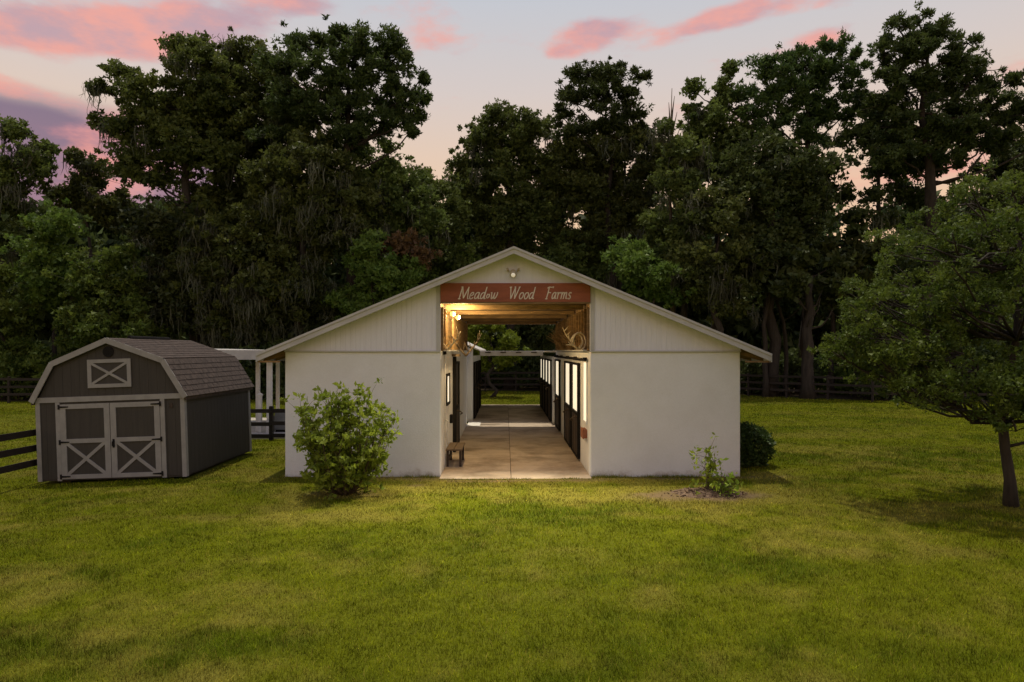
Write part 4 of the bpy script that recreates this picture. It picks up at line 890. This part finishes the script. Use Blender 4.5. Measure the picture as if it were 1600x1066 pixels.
# bare trunks in the wood's edge
for i, (px, d, top, r0, lab) in enumerate(((1262, 42.5, 430, .42, 'thick dark trunk behind the right fence, in the shade'), (1196, 44, 420, .2, 'slim trunk just right of the barn eave in shade'), (1228, 45.5, 410, .17, 'forking slim trunk left of the thick dark trunk'), (1300, 46, 400, .2, 'slim trunk right of the thick dark trunk'), (1338, 44.5, 420, .19, 'slim trunk at the end of the right fence'))):
    r = np.random.RandomState(400+i); x = (px-790)/F*d; t = thing('tree', lab, 'tree', (x, d, 0)); m = MB(); H = at(px, top, d).z
    p = [(x+r.normal(0, .03)*j, d, -.1+H*j/7) for j in range(8)]; m.tube(p, [r0*(1.3 if j == 0 else 1-.08*j) for j in range(8)], 9)
    for k in range(7):
        j = r.randint(4, 8); e = np.array(p[j])+np.array([r.uniform(-2.4, 2.4), r.uniform(-1, 1), r.uniform(.5, 2.0)]); limb(m, p[j], e, r0*.22, .02, r)
    m.build('trunk', MT['bark'], t, smooth=True)
    cen = np.array([at(px, top, d)+Vector((r.uniform(-2.2, 2.2), r.uniform(-1.5, 1.5), r.uniform(-1.2, 1.6))) for _ in range(22)])
    V, tn = leaf_cloud(r, cen, r.uniform(.6, 1.0, 22), 90, .22); link('crown', np_mesh('crown', V-np.array([x, d, 0]), 4, tint=tn), MT['leaf_dark'], t)
# dead snag
x = at(1048, 548, 46).x; t = thing('dead_tree', 'bare dead snag poking above the canopy right of centre', 'tree', (x, 46, 0)); m = MB(); r = np.random.RandomState(9)
tp = at(1050, 138, 46); m.tube([(x, 46, -.1), (x+.2, 46, 8), (x-.1, 46, 14), tuple(tp)], [.25, .18, .09, .02], 7)
for px, py in ((1040, 190), (1058, 175), (1032, 205), (1062, 200), (1045, 160), (1054, 150)):
    e = at(px, py, 46); m.tube([(x+.02, 46, e.z-2.2), ((x+e.x)/2, 46, e.z-1.0), tuple(e)], [.07, .05, .015], 5)
m.build('trunk', MT['twig'], t, smooth=True)

# undergrowth shrubs along the fence, each its own bush
r = np.random.RandomState(77)
SHR = [(-60, 43, 60, 40, 'b'), (20, 42, 52, 46, 'b'), (95, 41.5, 50, 40, 'b'), (300, 42, 50, 36, 'd'), (360, 41.5, 46, 36, 'b'), (420, 42, 46, 40, 'd'), (470, 43, 50, 40, 'd'), (810, 53.5, 40, 30, 'd'), (860, 53.5, 34, 30, 'd'), (1178, 48, 30, 26, 'd'), (1235, 47.5, 40, 30, 'd'), (1310, 47, 40, 30, 'b'), (1385, 42, 46, 40, 'd'), (1450, 42, 46, 44, 'd'), (1530, 42, 50, 44, 'd'), (1620, 42, 60, 44, 'd')]
SL_ = ['pale bush at the left picture edge beyond the distant fence', 'full green bush behind the left fence, left of the shed', 'leafy bush behind the shed roof left corner', 'dark bush behind the shed roof right end', 'green bush above the patio roof', 'dark bush under the barn left eave', 'dark bush hidden partly by the barn left wall', 'dark low bush framed in the aisle centre', 'dark low bush framed in the aisle right', 'dark bush just right of the barn beyond the fence', 'dark bush left of the thick trunk', 'pale bush behind the right fence between the trunks', 'dark bush behind the left boughs of the yard tree', 'dark bush behind the middle of the yard tree', 'dark bush behind the yard tree trunk', 'dark bush at the right picture edge']
for i, ((px, d, rx, ry, kd), lab) in enumerate(zip(SHR, SL_)):
    x = (px-790)/F*d; a_, c_ = rx/F*d, ry*1.15/F*d; t = thing('bush', lab, 'bush', (x, d, 0)); nc = 38
    v = r.normal(size=(nc, 3)); v /= np.linalg.norm(v, axis=1)[:, None]; v *= (r.rand(nc)**.4)[:, None]; cen = np.array([x, d, c_*.95])+v*np.array([a_, 1.5, c_])
    m = MB()
    for k in range(9): limb(m, (x+r.normal(0, .25), d+r.normal(0, .2), -.05), cen[k], .05, .012, r, 4, 3)
    m.build('stem', MT['twig'], t)
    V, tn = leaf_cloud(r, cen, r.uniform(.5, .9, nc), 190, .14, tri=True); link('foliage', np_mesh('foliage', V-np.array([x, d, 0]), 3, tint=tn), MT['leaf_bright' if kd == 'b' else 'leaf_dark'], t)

# the deeper wood that closes the horizon
cen = []
for px in range(-420, 2020, 12):
    d0 = r.uniform(58, 68)
    for k in range(12):
        d = d0+r.uniform(-4, 4); py = r.uniform(330, 585) if k < 8 else r.uniform(440, 590)
        if 1285 < px < 1415 and py < 415: continue
        if 640 < px < 700 and py < 350: continue
        if 865 < px < 905 and 320 < py < 385: continue
        cen.append(at(px+r.uniform(-12, 12), py, d))
cen = np.array(cen); V, tn = leaf_cloud(r, cen, r.uniform(1.2, 2.4, len(cen)), 150, .40, fl=.9, tri=True)
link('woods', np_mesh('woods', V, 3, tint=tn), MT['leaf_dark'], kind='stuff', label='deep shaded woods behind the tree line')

# ------------------------------------------------------------------ yard plants
def bush_from(label, base, h, w, nstem, nl, leaf, mt, seed, name='bush', cat_='bush', up=.8, droop=0.0):
    r = np.random.RandomState(seed); t = thing(name, label, cat_, base); m = MB(); cen = []; B = np.array(base)
    for i in range(nstem):
        a = r.uniform(0, 2*math.pi); s = r.rand()**.6; e = B+np.array([math.cos(a)*s*w, math.sin(a)*s*w, h*(r.uniform(.6, 1.0) if s < .6 else r.uniform(.46, .84))])
        pts = limb(m, B+np.array([math.cos(a)*.08, math.sin(a)*.08, -.03]), e, .018, .005, r, 5, 5, .12)
        for f in (2, 3, 4, 5):
            p = np.array(pts[f]); cen.append(p)
            for k in range(3):
                q = p+r.normal(0, .16, 3)+np.array([0, 0, .04]); m.tube([tuple(p), tuple((p+q)/2+np.array([0, 0, .02])), tuple(q)], [.006, .004, .002], 3); cen.append(q)
    m.build('stem', MT['twig'], t, smooth=True)
    cen = np.array(cen); V, tn = leaf_cloud(r, cen, r.uniform(.07, .19, len(cen)), nl, leaf, 2.0, .55, .8)
    link('foliage', np_mesh('foliage', V-B, 4, tint=tn), MT[mt], t)
    return t
bush_from('lime green many stemmed bush in front of the barn left wall', (-3.35, 14.3, 0), 2.12, 1.0, 46, 11, .052, 'leaf_bush', 21)
bush_from('thin knee high sapling in mulch before the barn right wall', (4.28, 14.3, .05), .95, .10, 3, 4, .055, 'leaf_bush', 23, name='sapling', cat_='sapling')
bush_from('low leafy sprout at the foot of the thin sapling', (4.48, 14.15, .04), .24, .16, 4, 4, .045, 'leaf_bush', 24, name='sprout', cat_='plant')
m = MB(); r = np.random.RandomState(4)
NR, NA = 9, 26; vs = []; fs = []
for i in range(NR+1):
    for j in range(NA):
        a = 2*math.pi*j/NA; q = i/NR; rr = q*(1+.15*math.sin(3*a+1)); vs.append((4.2+.78*rr*math.cos(a), 14.3+.42*rr*math.sin(a), .12*(1-q*q)+r.uniform(-.02, .02)-.02))
for i in range(NR):
    for j in range(NA): fs.append((i*NA+j, i*NA+(j+1) % NA, (i+1)*NA+(j+1) % NA, (i+1)*NA+j))
m.poly(vs, fs)
for k in range(160):
    a = r.uniform(0, 6.28); q = r.rand()**.6*1.15; p = Vector((4.2+.78*q*math.cos(a), 14.3+.42*q*math.sin(a), max(.11*(1-q*q), .0)+.01)); e = Vector((r.normal(), r.normal(), r.normal()*.4)).normalized()*r.uniform(.02, .05); m.bar(p-e, p+e, .02, .012, up=(.1, .2, 1))
m.build('mulch', MT['mulch'], kind='stuff', label='heap of dark bark mulch round the sapling')
# clipped round boxwood
t = thing('boxwood', 'round clipped dark green boxwood at the barn right corner', 'bush', (6.25, 17.9, 0)); r = np.random.RandomState(12); nc = 520
v = r.normal(size=(nc, 3)); v /= np.linalg.norm(v, axis=1)[:, None]; v *= (.8+.22*r.rand(nc))[:, None]; v[:, 2] = np.where(v[:, 2] < -.75, -.75, v[:, 2]); cen = np.array([6.25, 17.9, .5])+v*np.array([.72, .7, .58])
m = MB()
for k in range(16): limb(m, (6.25+r.normal(0, .08), 17.9+r.normal(0, .08), -.03), cen[k], .02, .006, r, 4, 3)
m.build('stem', MT['twig'], t); V, tn = leaf_cloud(r, cen, r.uniform(.08, .14, nc), 26, .045, 1.6, .6, 1); link('foliage', np_mesh('foliage', V-np.array([6.25, 17.9, 0]), 4, tint=tn), MT['leaf_box'], t)

# yard tree at the right
def yard_tree():
    d = 13.15; bx = (1580-790)/F*d; r = np.random.RandomState(31)
    t = thing('yard_tree', 'spreading small leaved shade tree alone on the right lawn', 'tree', (bx, d, 0)); m = MB()
    path = [(bx, d, -.08), (bx-.02, d, .5), (bx-.1, d+.02, 1.1), (bx-.16, d, 1.6), (bx-.1, d, 2.3), (bx+.1, d, 3.2), (bx+.2, d, 4.6), (bx+.1, d, 5.8)]
    m.tube(path, [.15, .10, .088, .085, .08, .065, .05, .02], 10)
    bl = [(1325, 524, 22, 8), (1342, 492, 26, 9), (1360, 462, 24, 9), (1405, 432, 24, 10), (1345, 545, 26, 10), (1420, 385, 20, 12), (1455, 345, 16, 14), (1470, 310, 12, 16), (1350, 515, 40, 22), (1370, 560, 46, 26), (1395, 600, 50, 26), (1420, 540, 60, 40), (1440, 470, 46, 36), (1400, 455, 26, 18), (1460, 590, 60, 36), (1490, 520, 60, 50), (1500, 420, 50, 46), (1480, 360, 34, 26), (1540, 350, 50, 46), (1550, 450, 60, 56), (1545, 570, 60, 44), (1600, 380, 60, 60), (1590, 300, 46, 36), (1620, 480, 70, 60), (1620, 590, 60, 40), (1680, 420, 70, 70), (1690, 530, 60, 56), (1740, 480, 50, 50), (1570, 630, 50, 26), (1500, 640, 40, 18), (1660, 640, 60, 26), (1640, 270, 50, 40), (1700, 330, 50, 50)]
    cen = []; rad = []; P = np.array(path)
    for px, py, rx, ry in bl:
        cw = np.array(at(px, py, d)); a_, c_ = rx/F*d, ry/F*d; edge = abs(cw[0]-bx); dep = max(.5, math.sqrt(max(0, 3.0**2-edge**2))*.75)
        for k in range(3):
            c2 = cw+np.array([r.normal(0, .1), r.uniform(-1, 1)*dep, r.normal(0, .1)])
            hz = np.clip(c2[2]-.5*np.hypot(c2[0]-bx, c2[1]-d)+.1, 1.45, 5.2); j = np.argmin(np.abs(P[:, 2]-hz)); pts = limb(m, P[j], c2, .032, .012, r, 5, 5, .04)
            n = int(19*max(.3, a_*c_/.3))
            v = r.normal(size=(n, 3)); v /= np.linalg.norm(v, axis=1)[:, None]; v *= (r.rand(n)**.45)[:, None]
            cc_ = c2+v*np.array([a_, .55, c_])
            for q in cc_[::2]: limb(m, np.array(pts[4]), q, .010, .003, r, 3, 2, .03)
            cen += list(cc_); rad += list(r.uniform(.10, .22, n))
    for e in ((bx+.9, d-.2, 1.75), (bx+1.3, d, 2.1)): limb(m, (bx-.08, d, 1.15), e, .035, .01, r, 6, 5)
    m.build('trunk', MT['bark'], t, smooth=True)
    cen = np.array(cen); V, tn = leaf_cloud(r, cen, np.array(rad), 52, .036, 2.0, .4, .8, tri=True)
    link('crown', np_mesh('crown', V-np.array([bx, d, 0]), 3, tint=tn), MT['leaf_yard'], t)
yard_tree()
